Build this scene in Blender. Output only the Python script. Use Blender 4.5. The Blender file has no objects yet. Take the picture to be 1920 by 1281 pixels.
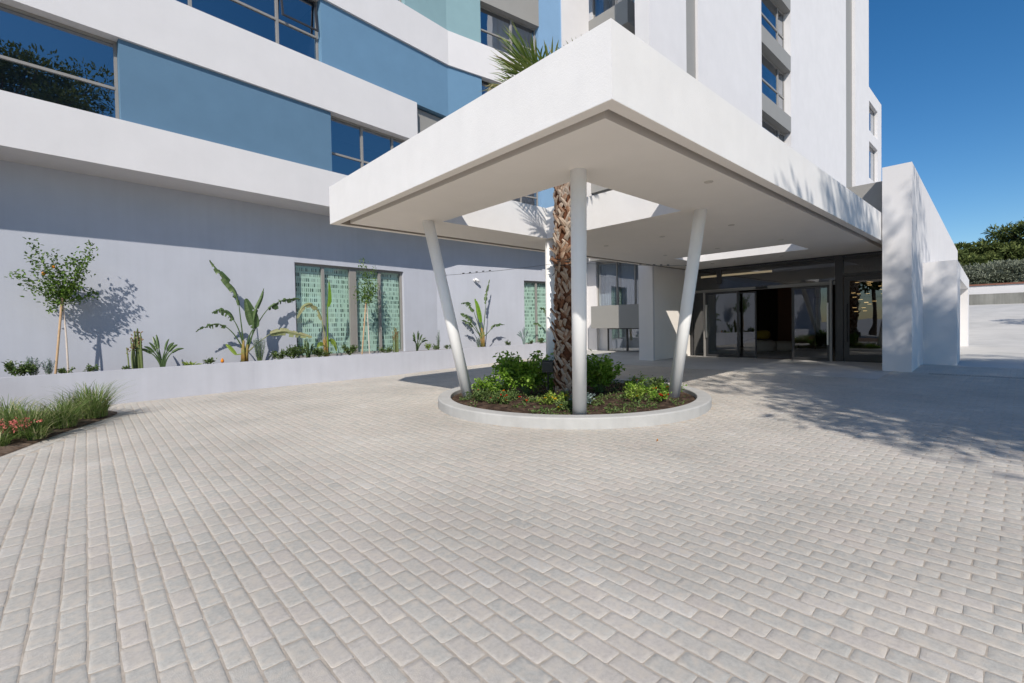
import bpy, bmesh, math, random
import numpy as np
from mathutils import Vector, Matrix, noise
C = bpy.context.scene.collection
R = math.radians
rng = np.random.default_rng(7)
random.seed(7)

# ------------------------------------------------------------------ camera
yaw, pit, rol, F, cy = 0.831453191, -0.0225919868, -0.0184719768, 875.421, 629.02
fw = Vector((math.cos(pit)*math.cos(yaw), math.cos(pit)*math.sin(yaw), math.sin(pit)))
rt = Vector((math.sin(yaw), -math.cos(yaw), 0)); up = rt.cross(fw)
r2 = rt*math.cos(rol)+up*math.sin(rol); u2 = -rt*math.sin(rol)+up*math.cos(rol)
cam = bpy.data.objects.new("camera", bpy.data.cameras.new("camera")); C.objects.link(cam)
M = Matrix((r2, u2, -fw)).transposed().to_4x4(); M.translation = (0, 0, 1.5)
cam.matrix_world = M
cam.data.sensor_width = 36; cam.data.lens = F*36/1920; cam.data.shift_y = (cy-640.5)/1920
cam.data.clip_start = .05; cam.data.clip_end = 2000
bpy.context.scene.camera = cam

# ------------------------------------------------------------------ sky, sun, exposure
SD = Vector((.863, .886, -1.0)).normalized()          # the way sunlight travels
world = bpy.data.worlds.new("World"); bpy.context.scene.world = world; world.use_nodes = True
wn = world.node_tree; bg = wn.nodes["Background"]
sky = wn.nodes.new("ShaderNodeTexSky"); sky.sky_type = 'NISHITA'; sky.sun_disc = False
sky.sun_elevation = math.asin(-SD.z); sky.sun_rotation = math.atan2(-SD.x, -SD.y)
sky.air_density = 1.0; sky.dust_density = .25; sky.ozone_density = 3.5; sky.altitude = 200
hsv = wn.nodes.new("ShaderNodeHueSaturation"); hsv.inputs['Saturation'].default_value = 1.30
wn.links.new(sky.outputs[0], hsv.inputs['Color']); wn.links.new(hsv.outputs[0], bg.inputs[0]); bg.inputs[1].default_value = 0.088
sl = bpy.data.lights.new("sun", 'SUN'); sl.energy = 3.5; sl.angle = R(.53); sl.color = (1, .925, .83)
so = bpy.data.objects.new("sun", sl); C.objects.link(so); so.rotation_euler = SD.to_track_quat('-Z', 'Y').to_euler()
vs = bpy.context.scene.view_settings
vs.view_transform = 'Standard'; vs.look = 'None'; vs.gamma = 1; vs.exposure = 0.40
bpy.context.scene.cycles.max_bounces = 12
bpy.context.scene.cycles.diffuse_bounces = 9
bpy.context.scene.cycles.transparent_max_bounces = 12

# ------------------------------------------------------------------ materials
def mat(name, col, rough=.6, spec=.3, var=0, scale=3, bump=0, bscale=60, metal=0, var2=0, col2=None, rnd=None, trans=0, streak=0, macro=0):
    m = bpy.data.materials.new(name); m.use_nodes = True
    nt = m.node_tree; b = nt.nodes["Principled BSDF"]; L = nt.links
    b.inputs['Roughness'].default_value = rough; b.inputs['Specular IOR Level'].default_value = spec
    b.inputs['Metallic'].default_value = metal
    tc = nt.nodes.new("ShaderNodeTexCoord")
    geo = nt.nodes.new("ShaderNodeNewGeometry")
    src = None
    if rnd:
        at = nt.nodes.new("ShaderNodeAttribute"); at.attribute_name = 'rnd'
        cr = nt.nodes.new("ShaderNodeValToRGB")
        els = cr.color_ramp.elements
        while len(els) < len(rnd): els.new(.5)
        for i, c in enumerate(rnd): els[i].position = i/(len(rnd)-1); els[i].color = (*c, 1)
        L.new(at.outputs['Fac'], cr.inputs[0]); src = cr.outputs[0]
    if var or src is None:
        rgb = nt.nodes.new("ShaderNodeRGB"); rgb.outputs[0].default_value = (*col, 1)
        base = src or rgb.outputs[0]
        n = nt.nodes.new("ShaderNodeTexNoise"); n.inputs['Scale'].default_value = scale; n.inputs['Detail'].default_value = 6
        n.inputs['Roughness'].default_value = .6
        L.new(geo.outputs['Position'], n.inputs['Vector'])
        mr = nt.nodes.new("ShaderNodeMapRange"); mr.inputs[1].default_value = .3; mr.inputs[2].default_value = .7
        mr.inputs[3].default_value = 1-var; mr.inputs[4].default_value = 1+var*.6
        L.new(n.outputs[0], mr.inputs[0])
        val = mr.outputs[0]
        if streak:
            mp = nt.nodes.new("ShaderNodeMapping"); mp.inputs['Scale'].default_value = (5, 5, .35)
            L.new(geo.outputs['Position'], mp.inputs[0])
            n2 = nt.nodes.new("ShaderNodeTexNoise"); n2.inputs['Scale'].default_value = 1.3; n2.inputs['Detail'].default_value = 5
            L.new(mp.outputs[0], n2.inputs['Vector'])
            m2 = nt.nodes.new("ShaderNodeMapRange"); m2.inputs[1].default_value = .35; m2.inputs[2].default_value = .75
            m2.inputs[3].default_value = 1; m2.inputs[4].default_value = 1-streak
            L.new(n2.outputs[0], m2.inputs[0])
            mm = nt.nodes.new("ShaderNodeMath"); mm.operation = 'MULTIPLY'; L.new(val, mm.inputs[0]); L.new(m2.outputs[0], mm.inputs[1]); val = mm.outputs[0]
        mx = nt.nodes.new("ShaderNodeMix"); mx.data_type = 'RGBA'; mx.blend_type = 'MULTIPLY'; mx.inputs[0].default_value = 1
        L.new(base, mx.inputs[6]); L.new(val, mx.inputs[7]); src = mx.outputs[2]
        if col2:
            n3 = nt.nodes.new("ShaderNodeTexNoise"); n3.inputs['Scale'].default_value = scale*.37; n3.inputs['Detail'].default_value = 7
            L.new(geo.outputs['Position'], n3.inputs['Vector'])
            m3 = nt.nodes.new("ShaderNodeMapRange"); m3.inputs[1].default_value = .45; m3.inputs[2].default_value = .7
            L.new(n3.outputs[0], m3.inputs[0])
            mx2 = nt.nodes.new("ShaderNodeMix"); mx2.data_type = 'RGBA'; L.new(m3.outputs[0], mx2.inputs[0])
            L.new(src, mx2.inputs[6]); mx2.inputs[7].default_value = (*col2, 1); src = mx2.outputs[2]
    if macro:  # broad stain-like tone drift that also paints soft light patches on the paving
        n5 = nt.nodes.new("ShaderNodeTexNoise"); n5.inputs['Scale'].default_value = .55; n5.inputs['Detail'].default_value = 4; n5.inputs['Roughness'].default_value = .55
        L.new(geo.outputs['Position'], n5.inputs['Vector'])
        m5 = nt.nodes.new("ShaderNodeMapRange"); m5.inputs[1].default_value = .35; m5.inputs[2].default_value = .65; m5.inputs[3].default_value = 1-macro; m5.inputs[4].default_value = 1+macro*.4
        L.new(n5.outputs[0], m5.inputs[0])
        mx5 = nt.nodes.new("ShaderNodeMix"); mx5.data_type = 'RGBA'; mx5.blend_type = 'MULTIPLY'; mx5.inputs[0].default_value = 1
        L.new(src, mx5.inputs[6]); L.new(m5.outputs[0], mx5.inputs[7]); src = mx5.outputs[2]
    L.new(src, b.inputs['Base Color'])
    if bump:
        nb = nt.nodes.new("ShaderNodeTexNoise"); nb.inputs['Scale'].default_value = bscale; nb.inputs['Detail'].default_value = 8
        nb.inputs['Roughness'].default_value = .65
        L.new(geo.outputs['Position'], nb.inputs['Vector'])
        bp = nt.nodes.new("ShaderNodeBump"); bp.inputs['Strength'].default_value = bump; bp.inputs['Distance'].default_value = .01
        L.new(nb.outputs[0], bp.inputs['Height']); L.new(bp.outputs[0], b.inputs['Normal'])
    if trans:
        tr = nt.nodes.new("ShaderNodeBsdfTranslucent"); L.new(src, tr.inputs[0])
        ms = nt.nodes.new("ShaderNodeMixShader"); ms.inputs[0].default_value = trans
        L.new(b.outputs[0], ms.inputs[1]); L.new(tr.outputs[0], ms.inputs[2])
        L.new(ms.outputs[0], nt.nodes["Material Output"].inputs[0])
    return m
def emis(name, col, s):
    m = bpy.data.materials.new(name); m.use_nodes = True; b = m.node_tree.nodes["Principled BSDF"]
    b.inputs['Base Color'].default_value = (*col, 1); b.inputs['Emission Color'].default_value = (*col, 1); b.inputs['Emission Strength'].default_value = s
    return m
def glass(name, tint, refl, rough=0.0):
    """window glass: part mirror by angle, part tinted see-through"""
    m = bpy.data.materials.new(name); m.use_nodes = True; nt = m.node_tree; L = nt.links
    nt.nodes.remove(nt.nodes["Principled BSDF"])
    g = nt.nodes.new("ShaderNodeBsdfGlossy"); g.inputs['Roughness'].default_value = rough; g.inputs[0].default_value = (.93, .96, 1, 1)
    t = nt.nodes.new("ShaderNodeBsdfTransparent"); t.inputs[0].default_value = (*tint, 1)
    lw = nt.nodes.new("ShaderNodeLayerWeight"); lw.inputs[0].default_value = .35
    mr = nt.nodes.new("ShaderNodeMapRange"); mr.inputs[3].default_value = refl; mr.inputs[4].default_value = 1
    lw.inputs[0].default_value = .5
    pw_ = nt.nodes.new("ShaderNodeMath"); pw_.operation = 'POWER'; pw_.inputs[1].default_value = 4
    L.new(lw.outputs['Facing'], pw_.inputs[0]); L.new(pw_.outputs[0], mr.inputs[0])
    ms = nt.nodes.new("ShaderNodeMixShader"); L.new(mr.outputs[0], ms.inputs[0]); L.new(t.outputs[0], ms.inputs[1]); L.new(g.outputs[0], ms.inputs[2])
    n = nt.nodes.new("ShaderNodeTexNoise"); n.inputs['Scale'].default_value = .7
    geo = nt.nodes.new("ShaderNodeNewGeometry"); L.new(geo.outputs['Position'], n.inputs['Vector'])
    bp = nt.nodes.new("ShaderNodeBump"); bp.inputs['Strength'].default_value = .012; bp.inputs['Distance'].default_value = .3
    L.new(n.outputs[0], bp.inputs['Height']); L.new(bp.outputs[0], g.inputs['Normal'])
    L.new(ms.outputs[0], nt.nodes["Material Output"].inputs[0])
    return m
white = mat("white plaster", (.685, .675, .68), .85, .15, var=.035, scale=1.2, bump=.25, bscale=45, streak=.012)
canopyw = mat("canopy plaster", (.75, .745, .74), .85, .15, var=.035, scale=2.2, bump=.3, bscale=70, streak=.018)
soffitm = mat("soffit plaster", (.88, .82, .745), .9, .1, var=.02, scale=2, bump=.1, bscale=60)
beige = mat("beige plaster", (.86, .82, .77), .9, .1, var=.03, scale=1.5, bump=.2, bscale=60)
greyw = mat("grey plaster", (.475, .50, .565), .9, .1, var=.05, scale=1.1, bump=.25, bscale=50, streak=.04)
planterw = mat("planter plaster", (.50, .51, .56), .9, .1, var=.05, scale=1.4, bump=.3, bscale=50, streak=.06)
blueA = mat("muted blue plaster", (.112, .205, .305), .85, .15, var=.05, scale=1.5, bump=.25, bscale=50)
blue = mat("blue plaster", (.135, .255, .385), .85, .15, var=.05, scale=1.5, bump=.25, bscale=50)
teal = mat("teal plaster", (.235, .365, .395), .85, .15, var=.04, scale=1.5, bump=.2, bscale=50)
lblue = mat("light blue plaster", (.215, .36, .54), .85, .15, var=.04, scale=1.5, bump=.2, bscale=50)
gpanel = mat("grey panel", (.29, .285, .27), .6, .3, var=.03, scale=2)
alu = mat("bronze aluminium", (.27, .26, .245), .4, .5, var=.05, scale=5)
dalu = mat("dark aluminium", (.035, .035, .037), .35, .5)
steel = mat("brushed steel", (.55, .55, .53), .35, .5, metal=.9)
wpaint = mat("white painted steel", (.87, .87, .86), .45, .4, var=.02, scale=3)
conc = mat("concrete", (.47, .465, .45), .9, .15, var=.12, scale=1.3, bump=.3, bscale=40, col2=(.52, .51, .49))
conc2 = mat("ring concrete", (.46, .46, .45), .85, .2, var=.1, scale=2.5, bump=.35, bscale=60, streak=.08)
rawc = mat("raw concrete", (.24, .24, .22), .9, .15, var=.2, scale=.8, bump=.3, bscale=20, streak=.3)
sand = mat("joint sand", (.57, .505, .43), .95, .05, macro=.15, var=.2, scale=14, bump=.8, bscale=300)
soil = mat("mulch soil", (.055, .037, .028), .95, .1, var=.5, scale=20, bump=1, bscale=70, col2=(.13, .09, .065))
soil2 = mat("dry soil", (.13, .09, .065), .95, .1, var=.5, scale=15, bump=1, bscale=70, col2=(.24, .18, .135))
brickm = mat("paver stone", (.3, .3, .3), .85, .2, macro=.13, var=.16, scale=48, bump=.5, bscale=160, col2=(.57, .52, .455),
             rnd=[(.45, .44, .41), (.485, .472, .438), (.505, .485, .445), (.525, .485, .445), (.55, .53, .495)])
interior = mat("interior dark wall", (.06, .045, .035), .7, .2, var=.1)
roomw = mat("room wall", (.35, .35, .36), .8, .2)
curtain = mat("curtain cloth", (.42, .42, .46), .9, .1, var=.1, scale=8)
ifloor = mat("lobby floor", (.17, .10, .065), .35, .4, var=.12, scale=3)
sofam = mat("grey boucle", (.42, .38, .34), .95, .05, var=.06, scale=30, bump=.5, bscale=160)
mustard = mat("mustard cloth", (.26, .18, .03), .9, .1, var=.05, scale=20)
black = mat("black plastic", (.012, .012, .012), .4, .4)
wood = mat("stake wood", (.52, .36, .22), .8, .2, var=.15, scale=12)
palew = mat("pale wood", (.62, .54, .47), .8, .2, var=.15, scale=12)
bark = mat("bark", (.13, .10, .075), .95, .1, var=.3, scale=9, bump=.9, bscale=30)
wire = mat("wire rope", (.14, .14, .14), .5, .4, metal=.5)
glassB = glass("window glass", (.20, .27, .35), .34)
glassE = glass("entrance glass", (.42, .45, .45), .13)
glassG = glass("screen glass", (.84, .88, .87), .09)
glassV = glass("pale bay glass", (.74, .83, .86), .28)
citrus = mat("citrus leaf", (0, 0, 0), .45, .45, rnd=[(.04, .09, .014), (.10, .19, .025), (.19, .29, .05)], trans=.3)
bushl = mat("hibiscus leaf", (0, 0, 0), .45, .4, rnd=[(.09, .19, .02), (.21, .38, .04), (.36, .52, .10)], trans=.4)
shrub = mat("shrub leaf", (0, 0, 0), .5, .35, rnd=[(.04, .08, .02), (.09, .15, .04), (.17, .22, .07)], trans=.2)
silver = mat("silver leaf", (0, 0, 0), .7, .2, rnd=[(.13, .19, .17), (.22, .29, .28), (.32, .38, .38)], trans=.15)
lime = mat("lime leaf", (0, 0, 0), .5, .3, rnd=[(.12, .2, .02), (.25, .36, .06), (.4, .5, .12)], trans=.3)
grass = mat("grass blade", (0, 0, 0), .55, .3, rnd=[(.08, .13, .03), (.14, .22, .05), (.22, .30, .09), (.42, .40, .22)], trans=.3)
strel = mat("strelitzia leaf", (0, 0, 0), .4, .45, rnd=[(.045, .085, .03), (.09, .15, .055), (.20, .27, .12)], trans=.25, var=.15, scale=9)
strely = mat("yellowing leaf", (0, 0, 0), .5, .35, rnd=[(.22, .27, .11), (.34, .36, .18), (.42, .34, .2)], trans=.3, var=.2, scale=9)
stemg = mat("green stem", (.13, .19, .06), .5, .4, var=.2, scale=10)
stemo = mat("orange leaf base", (.27, .17, .05), .6, .3, var=.35, scale=9, col2=(.16, .2, .06))
palmg = mat("palm leaf", (0, 0, 0), .45, .4, rnd=[(.07, .13, .02), (.16, .24, .045), (.29, .34, .10), (.42, .34, .19)], trans=.25)
boot = mat("palm boot", (0, 0, 0), .85, .15, rnd=[(.07, .025, .014), (.17, .075, .04), (.28, .17, .11), (.45, .36, .28), (.36, .32, .28)], var=.3, scale=30, bump=.6, bscale=90)
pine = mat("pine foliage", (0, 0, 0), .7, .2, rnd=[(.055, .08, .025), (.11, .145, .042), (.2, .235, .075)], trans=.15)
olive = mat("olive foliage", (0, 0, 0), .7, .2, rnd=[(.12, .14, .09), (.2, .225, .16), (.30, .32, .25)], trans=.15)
succ = mat("succulent stem", (0, 0, 0), .55, .3, rnd=[(.11, .15, .05), (.2, .24, .1), (.25, .15, .08)], trans=.1)
def flower(n, c): return mat(n, c, .6, .2, trans=.25)
red = flower("red petal", (.7, .03, .02)); orange = flower("orange petal", (.8, .2, .02)); yel = flower("yellow petal", (.85, .6, .03))
pink = flower("pink petal", (.72, .22, .19)); wpet = flower("white petal", (.8, .7, .68)); fruit = flower("orange fruit", (.85, .32, .03))
straw = mat("straw", (.45, .35, .22), .9, .1, var=.2, scale=20)
def screen_mat():
    m = bpy.data.materials.new("mint screen"); m.use_nodes = True; nt = m.node_tree; L = nt.links
    b = nt.nodes["Principled BSDF"]; b.inputs['Roughness'].default_value = .7
    tc = nt.nodes.new("ShaderNodeTexCoord"); sp = nt.nodes.new("ShaderNodeSeparateXYZ"); L.new(tc.outputs['UV'], sp.inputs[0])
    def mth(op, a, c=None):
        n = nt.nodes.new("ShaderNodeMath"); n.operation = op
        for i, v in enumerate((a, c)):
            if v is None: continue
            if isinstance(v, (int, float)): n.inputs[i].default_value = v
            else: L.new(v, n.inputs[i])
        return n.outputs[0]
    u = mth('MULTIPLY', sp.outputs[0], 1/.062); v = mth('MULTIPLY', sp.outputs[1], 1/.155)
    fu = mth('FRACT', u); fv = mth('FRACT', v); iu = mth('FLOOR', u); iv = mth('FLOOR', v)
    cv = nt.nodes.new("ShaderNodeCombineXYZ"); L.new(iu, cv.inputs[0]); L.new(iv, cv.inputs[1])
    wnz = nt.nodes.new("ShaderNodeTexWhiteNoise"); wnz.noise_dimensions = '2D'; L.new(cv.outputs[0], wnz.inputs['Vector'])
    wid = mth('ADD', mth('MULTIPLY', wnz.outputs[0], .55), .15)
    hole = mth('MULTIPLY', mth('LESS_THAN', fu, wid), mth('LESS_THAN', fv, .68))
    k = mth('MULTIPLY', hole, mth('ADD', mth('MULTIPLY', wnz.outputs[0], .75), .2))
    mx = nt.nodes.new("ShaderNodeMix"); mx.data_type = 'RGBA'; L.new(k, mx.inputs[0])
    mx.inputs[6].default_value = (.56, .755, .66, 1); mx.inputs[7].default_value = (.02, .06, .05, 1)
    L.new(mx.outputs[2], b.inputs['Base Color'])
    return m
mint = screen_mat()

# ------------------------------------------------------------------ object helpers
ORG = {}
def tag(o, label=None, cat=None, group=None, kind=None):
    if label: o['label'] = label
    if cat: o['category'] = cat
    if group: o['group'] = group
    if kind: o['kind'] = kind
    return o
def thing(name, loc, label, cat, group=None):
    o = bpy.data.objects.new(name, None); C.objects.link(o); o.location = loc; o.empty_display_size = .2
    ORG[o.name] = Vector(loc); return tag(o, label, cat, group)
def link(name, me, m, parent=None, org=None, smooth=False):
    o = bpy.data.objects.new(name, me); C.objects.link(o); me.materials.append(m)
    if parent is not None:
        org = ORG[parent.name]; o.parent = parent
    elif org is None: org = Vector((0, 0, 0))
    org = Vector(org)
    if org.length: me.transform(Matrix.Translation(-org))
    if parent is None: o.location = org
    ORG[o.name] = org
    if smooth: me.polygons.foreach_set('use_smooth', [True]*len(me.polygons))
    me.update(); return o
class MB:
    def __init__(s): s.v = []; s.f = []; s.r = []
    def quad(s, *p, r=None):
        n = len(s.v); s.v += [tuple(q) for q in p]; s.f.append(tuple(range(n, n+len(p)))); s.r += [r if r is not None else .5]*len(p)
    def box(s, x0, x1, y0, y1, z0, z1, fn=None):
        c = [(x, y, z) for z in (z0, z1) for x, y in ((x0, y0), (x1, y0), (x1, y1), (x0, y1))]
        if fn: c = [fn(*p) for p in c]
        n = len(s.v); s.v += [tuple(p) for p in c]; s.r += [.5]*8
        s.f += [tuple(n+i for i in q) for q in ((3, 2, 1, 0), (4, 5, 6, 7), (0, 1, 5, 4), (1, 2, 6, 5), (2, 3, 7, 6), (3, 0, 4, 7))]
        return s
    def prism(s, poly, z0, z1):
        n = len(s.v); k = len(poly)
        s.v += [(x, y, z0) for x, y in poly]+[(x, y, z1) for x, y in poly]; s.r += [.5]*2*k
        s.f.append(tuple(n+i for i in reversed(range(k)))); s.f.append(tuple(n+k+i for i in range(k)))
        for i in range(k): j = (i+1) % k; s.f.append((n+i, n+j, n+k+j, n+k+i))
        return s
    def tube(s, pts, rad, n=8, cap=True, r=.5):
        pts = [Vector(p) for p in pts]
        if not hasattr(rad, '__len__'): rad = [rad]*len(pts)
        b = len(s.v); t0 = None
        for i, p in enumerate(pts):
            t = (pts[min(i+1, len(pts)-1)]-pts[max(i-1, 0)]).normalized()
            if t0 is None: a = t.orthogonal().normalized()
            else: a = (a-t*a.dot(t)).normalized()
            t0 = t; c = t.cross(a)
            for k in range(n):
                th = 2*math.pi*k/n; s.v.append(tuple(p+(a*math.cos(th)+c*math.sin(th))*rad[i])); s.r.append(r)
        for i in range(len(pts)-1):
            for k in range(n):
                j = (k+1) % n; s.f.append((b+i*n+k, b+i*n+j, b+(i+1)*n+j, b+(i+1)*n+k))
        if cap:
            s.f.append(tuple(b+k for k in reversed(range(n)))); e = b+(len(pts)-1)*n; s.f.append(tuple(e+k for k in range(n)))
        return s
    def lathe(s, prof, c, n=32, squash=1):
        b = len(s.v)
        for r_, z in prof:
            for k in range(n):
                th = 2*math.pi*k/n; s.v.append((c[0]+r_*math.cos(th), c[1]+r_*math.sin(th)*squash, c[2]+z)); s.r.append(.5)
        for i in range(len(prof)-1):
            for k in range(n):
                j = (k+1) % n; s.f.append((b+i*n+k, b+i*n+j, b+(i+1)*n+j, b+(i+1)*n+k))
        return s
    def build(s, name, m, parent=None, org=None, smooth=False):
        me = bpy.data.meshes.new(name); me.from_pydata(s.v, [], s.f)
        at = me.attributes.new('rnd', 'FLOAT', 'POINT'); at.data.foreach_set('value', np.array(s.r, dtype=np.float32))
        return link(name, me, m, parent, org, smooth)
def npmesh(name, V, Fc, rv, m, parent=None, org=None, smooth=False):
    me = bpy.data.meshes.new(name); V = np.asarray(V, dtype=np.float32).reshape(-1, 3); Fc = np.asarray(Fc, dtype=np.int32)
    k = Fc.shape[1]
    me.vertices.add(len(V)); me.vertices.foreach_set('co', V.ravel())
    me.loops.add(Fc.size); me.loops.foreach_set('vertex_index', Fc.ravel())
    me.polygons.add(len(Fc)); me.polygons.foreach_set('loop_start', np.arange(len(Fc), dtype=np.int32)*k)
    me.polygons.foreach_set('loop_total', np.full(len(Fc), k, dtype=np.int32))
    me.update(calc_edges=True)
    at = me.attributes.new('rnd', 'FLOAT', 'POINT'); at.data.foreach_set('value', np.asarray(rv, dtype=np.float32))
    return link(name, me, m, parent, org, smooth)
def leaves(name, P, Dr, ln, wd, rv, m, parent=None, org=None, fold=.25, up=None):
    """diamond folded leaves: P base points, Dr directions"""
    P = np.asarray(P, float).reshape(-1, 3); n = len(P); Dr = np.asarray(Dr, float).reshape(-1, 3)
    Dr = Dr/np.linalg.norm(Dr, axis=1, keepdims=True)
    ref = rng.normal(0, .6, (n, 3))+(np.array([0, 0, 1]) if up is None else up)
    S = np.cross(Dr, ref); S /= np.linalg.norm(S, axis=1, keepdims=True)+1e-9; N = np.cross(S, Dr)
    ln = np.broadcast_to(ln, n)[:, None]*rng.uniform(.7, 1.25, (n, 1)); wd = np.broadcast_to(wd, n)[:, None]*rng.uniform(.75, 1.2, (n, 1))
    drop = -N*ln*.14
    V = np.stack([P, P+Dr*ln*.38+S*wd*.5+N*wd*fold, P+Dr*ln*.78+S*wd*.33+N*wd*fold*.6+drop*.5, P+Dr*ln+drop*1.2,
                  P+Dr*ln*.78-S*wd*.33+N*wd*fold*.6+drop*.5, P+Dr*ln*.38-S*wd*.5+N*wd*fold], 1).reshape(-1, 3)
    b = np.arange(n)[:, None]*6
    Fc = np.concatenate([b+np.array([[0, 1, 2, 3]]), b+np.array([[0, 3, 4, 5]])], 0)
    return npmesh(name, V, Fc, np.repeat(np.broadcast_to(rv, n), 6), m, parent, org)
def unit(v): v = np.asarray(v, float); return v/np.linalg.norm(v)
def zg(x):
    if x <= 7: return 0.
    if x <= 14.8: return .17*(x-7)/7.8
    if x <= 28: return .17+.16*(x-14.8)/13.2
    if x <= 30: return .33+.02*(x-28)/2
    if x <= 60: return .35+2.3*((x-30)/30)**1.25
    return 2.65+.02*(x-60)
def cells(us, vs, full, w0, w1, fn):
    """slab of grid cells with openings; only outer faces"""
    b = MB(); nu, nv = len(us)-1, len(vs)-1
    ok = lambda i, j: 0 <= i < nu and 0 <= j < nv and full(i, j)
    for i in range(nu):
        for j in range(nv):
            if not ok(i, j): continue
            a, c, d, e = us[i], us[i+1], vs[j], vs[j+1]
            b.quad(fn(a, d, w0), fn(a, e, w0), fn(c, e, w0), fn(c, d, w0)); b.quad(fn(a, d, w1), fn(c, d, w1), fn(c, e, w1), fn(a, e, w1))
            if not ok(i-1, j): b.quad(fn(a, d, w0), fn(a, d, w1), fn(a, e, w1), fn(a, e, w0))
            if not ok(i+1, j): b.quad(fn(c, d, w0), fn(c, e, w0), fn(c, e, w1), fn(c, d, w1))
            if not ok(i, j-1): b.quad(fn(a, d, w0), fn(c, d, w0), fn(c, d, w1), fn(a, d, w1))
            if not ok(i, j+1): b.quad(fn(a, e, w0), fn(a, e, w1), fn(c, e, w1), fn(c, e, w0))
    return b
def holed(us, vs, holes, w0, w1, fn):
    us = sorted(set(us) | {h[k] for h in holes for k in (0, 1)}); vs = sorted(set(vs) | {h[k] for h in holes for k in (2, 3)})
    def full(i, j):
        cu, cv = (us[i]+us[i+1])/2, (vs[j]+vs[j+1])/2
        return not any(h[0] < cu < h[1] and h[2] < cv < h[3] for h in holes)
    return cells(us, vs, full, w0, w1, fn)

# ------------------------------------------------------------------ ground
xs = [-400, -60, -10, 0, 7]+[7.8+.6*i for i in range(12)]+[16, 18, 22, 28, 30]+[32+2*i for i in range(15)]+[100, 400]
ys = [-400, -60, -20, -8, -4, 0, 4, 8, 12, 16, 30, 80, 400]
g = MB(); n = len(g.v)
for x in xs:
    for y in ys: g.v.append((x, y, zg(x)-(.03 if x < 30 else 0))); g.r.append(.5)
for i in range(len(xs)-1):
    for j in range(len(ys)-1):
        a = i*len(ys)+j; g.f.append((a, a+len(ys), a+len(ys)+1, a+1))
tag(g.build("ground", conc), kind='structure')
# planter and bed outlines used by the paving
PL = [(-9, 11.75), (-3.2, 12.40), (3.1, 13.05), (14.6, 13.5)]
BED = [(-6.5, 2.6), (-3.6, 5.6), (-1.85, 7.35), (-.81, 8.45), (-.32, 9.69), (.12, 10.55), (.36, 11.1), (.42, 11.4), (.30, 11.75), (-.05, 12.1), (-.7, 12.45)]
RC, RR, RI = (6.98, 6.0), 2.56, 2.32
def pl_y(x):
    for (a, b), (c, d) in zip(PL, PL[1:]):
        if x <= c: return b+(d-b)*(x-a)/(c-a)
    return PL[-1][1]
def bed_x(y):
    if y < BED[0][1]: return BED[0][0]-2*(BED[0][1]-y)
    for (a, b), (c, d) in zip(BED, BED[1:]):
        if y <= d: return a+(c-a)*(y-b)/(d-b)
    return BED[-1][0]
def paved(x, y):
    if (x-RC[0])**2+(y-RC[1])**2 < (RR-.01)**2: return False
    if y > pl_y(x)-.01 or x < bed_x(y)+.0: return False
    if y < 2.2: return x < 16.9
    return x < 13.05
# joint sand sheets
b = MB()
sx = [-14, -6, 0, 7]+[7.6+.6*i for i in range(10)]
for i in range(len(sx)-1):
    x0, x1 = sx[i], sx[i+1]
    b.quad((x0, -9, zg(x0)-.0021), (x1, -9, zg(x1)-.0021), (x1, 13.6, zg(x1)-.0021), (x0, 13.6, zg(x0)-.0021))
b.quad((13.0, -9, zg(13.0)-.0021), (16.9, -9, zg(16.9)-.0021), (16.9, 2.2, zg(16.9)-.0021), (13.0, 2.2, zg(13.0)-.0021))
tag(b.build("paving_bed", sand), kind='structure')
# paving stones: 11 x 20 cm running bond, each one a little pillow with worn corners
PX, PY, J = .1125, .205, .0075
bx, by, br, bo = [], [], [], []
i0, i1 = int(-8/PX), int(17/PX)
for i in range(i0, i1):
    x = i*PX+.02
    ylo = -7.5 if x > 1 else -3.0
    off = (i % 2)*PY/2+rng.normal(0, .006)
    j0, j1 = int(ylo/PY), int(13.6/PY)
    for j in range(j0, j1):
        y = j*PY+off
        if not paved(x, y): continue
        # edging course along planter wall and bed replaces the field stones
        if y > pl_y(x)-.24 or x < bed_x(y)+.27: continue
        bx.append(x); by.append(y); bo.append(0.)
# soldier course along the planter wall
for (a, b_), (c, d) in zip(PL, PL[1:]):
    L_ = math.hypot(c-a, d-b_); t = math.atan2(d-b_, c-a); k = 0.
    while k < L_:
        x = a+(c-a)*k/L_+.115*math.sin(t); y = b_+(d-b_)*k/L_-.115*math.cos(t)
        if x < 13.05 and x > bed_x(y): bx.append(x); by.append(y); bo.append(t)
        k += PX
for row in (0, 1):
    for (a, b_), (c, d) in zip(BED, BED[1:]):
        L_ = math.hypot(c-a, d-b_); t = math.atan2(d-b_, c-a); k = .03+row*.09
        while k < L_:
            o_ = .062+row*.115
            bx.append(a+(c-a)*k/L_+o_*math.sin(t)); by.append(b_+(d-b_)*k/L_-o_*math.cos(t)); bo.append(t-math.pi/2); k += PY
bx, by, bo = map(np.array, (bx, by, bo)); nb = len(bx)
hw, hl = (PX-.0085)/2, (PY-.0055)/2
def oct_(w, l, c): return np.array([(-w+c, -l), (w-c, -l), (w, -l+c), (w, l-c), (w-c, l), (-w+c, l), (-w, l-c), (-w, -l+c)])
rings = [(oct_(hw, hl, .012), -.02), (oct_(hw, hl, .008), -.0022), (oct_(hw-.0025, hl-.003, .007), -.0006), (oct_(hw-.02, hl-.03, .008), .0000)]
tiltx, tilty, hz = rng.normal(0, .0045, nb), rng.normal(0, .003, nb), np.clip(rng.normal(0, .0004, nb), -.0006, .001)
sxn, syn = rng.normal(1, .018, nb), rng.normal(1, .018, nb); rot = rng.normal(0, .012, nb)+bo
V = np.zeros((nb, 33, 3))
zb = np.array([zg(x) for x in bx])
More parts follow.
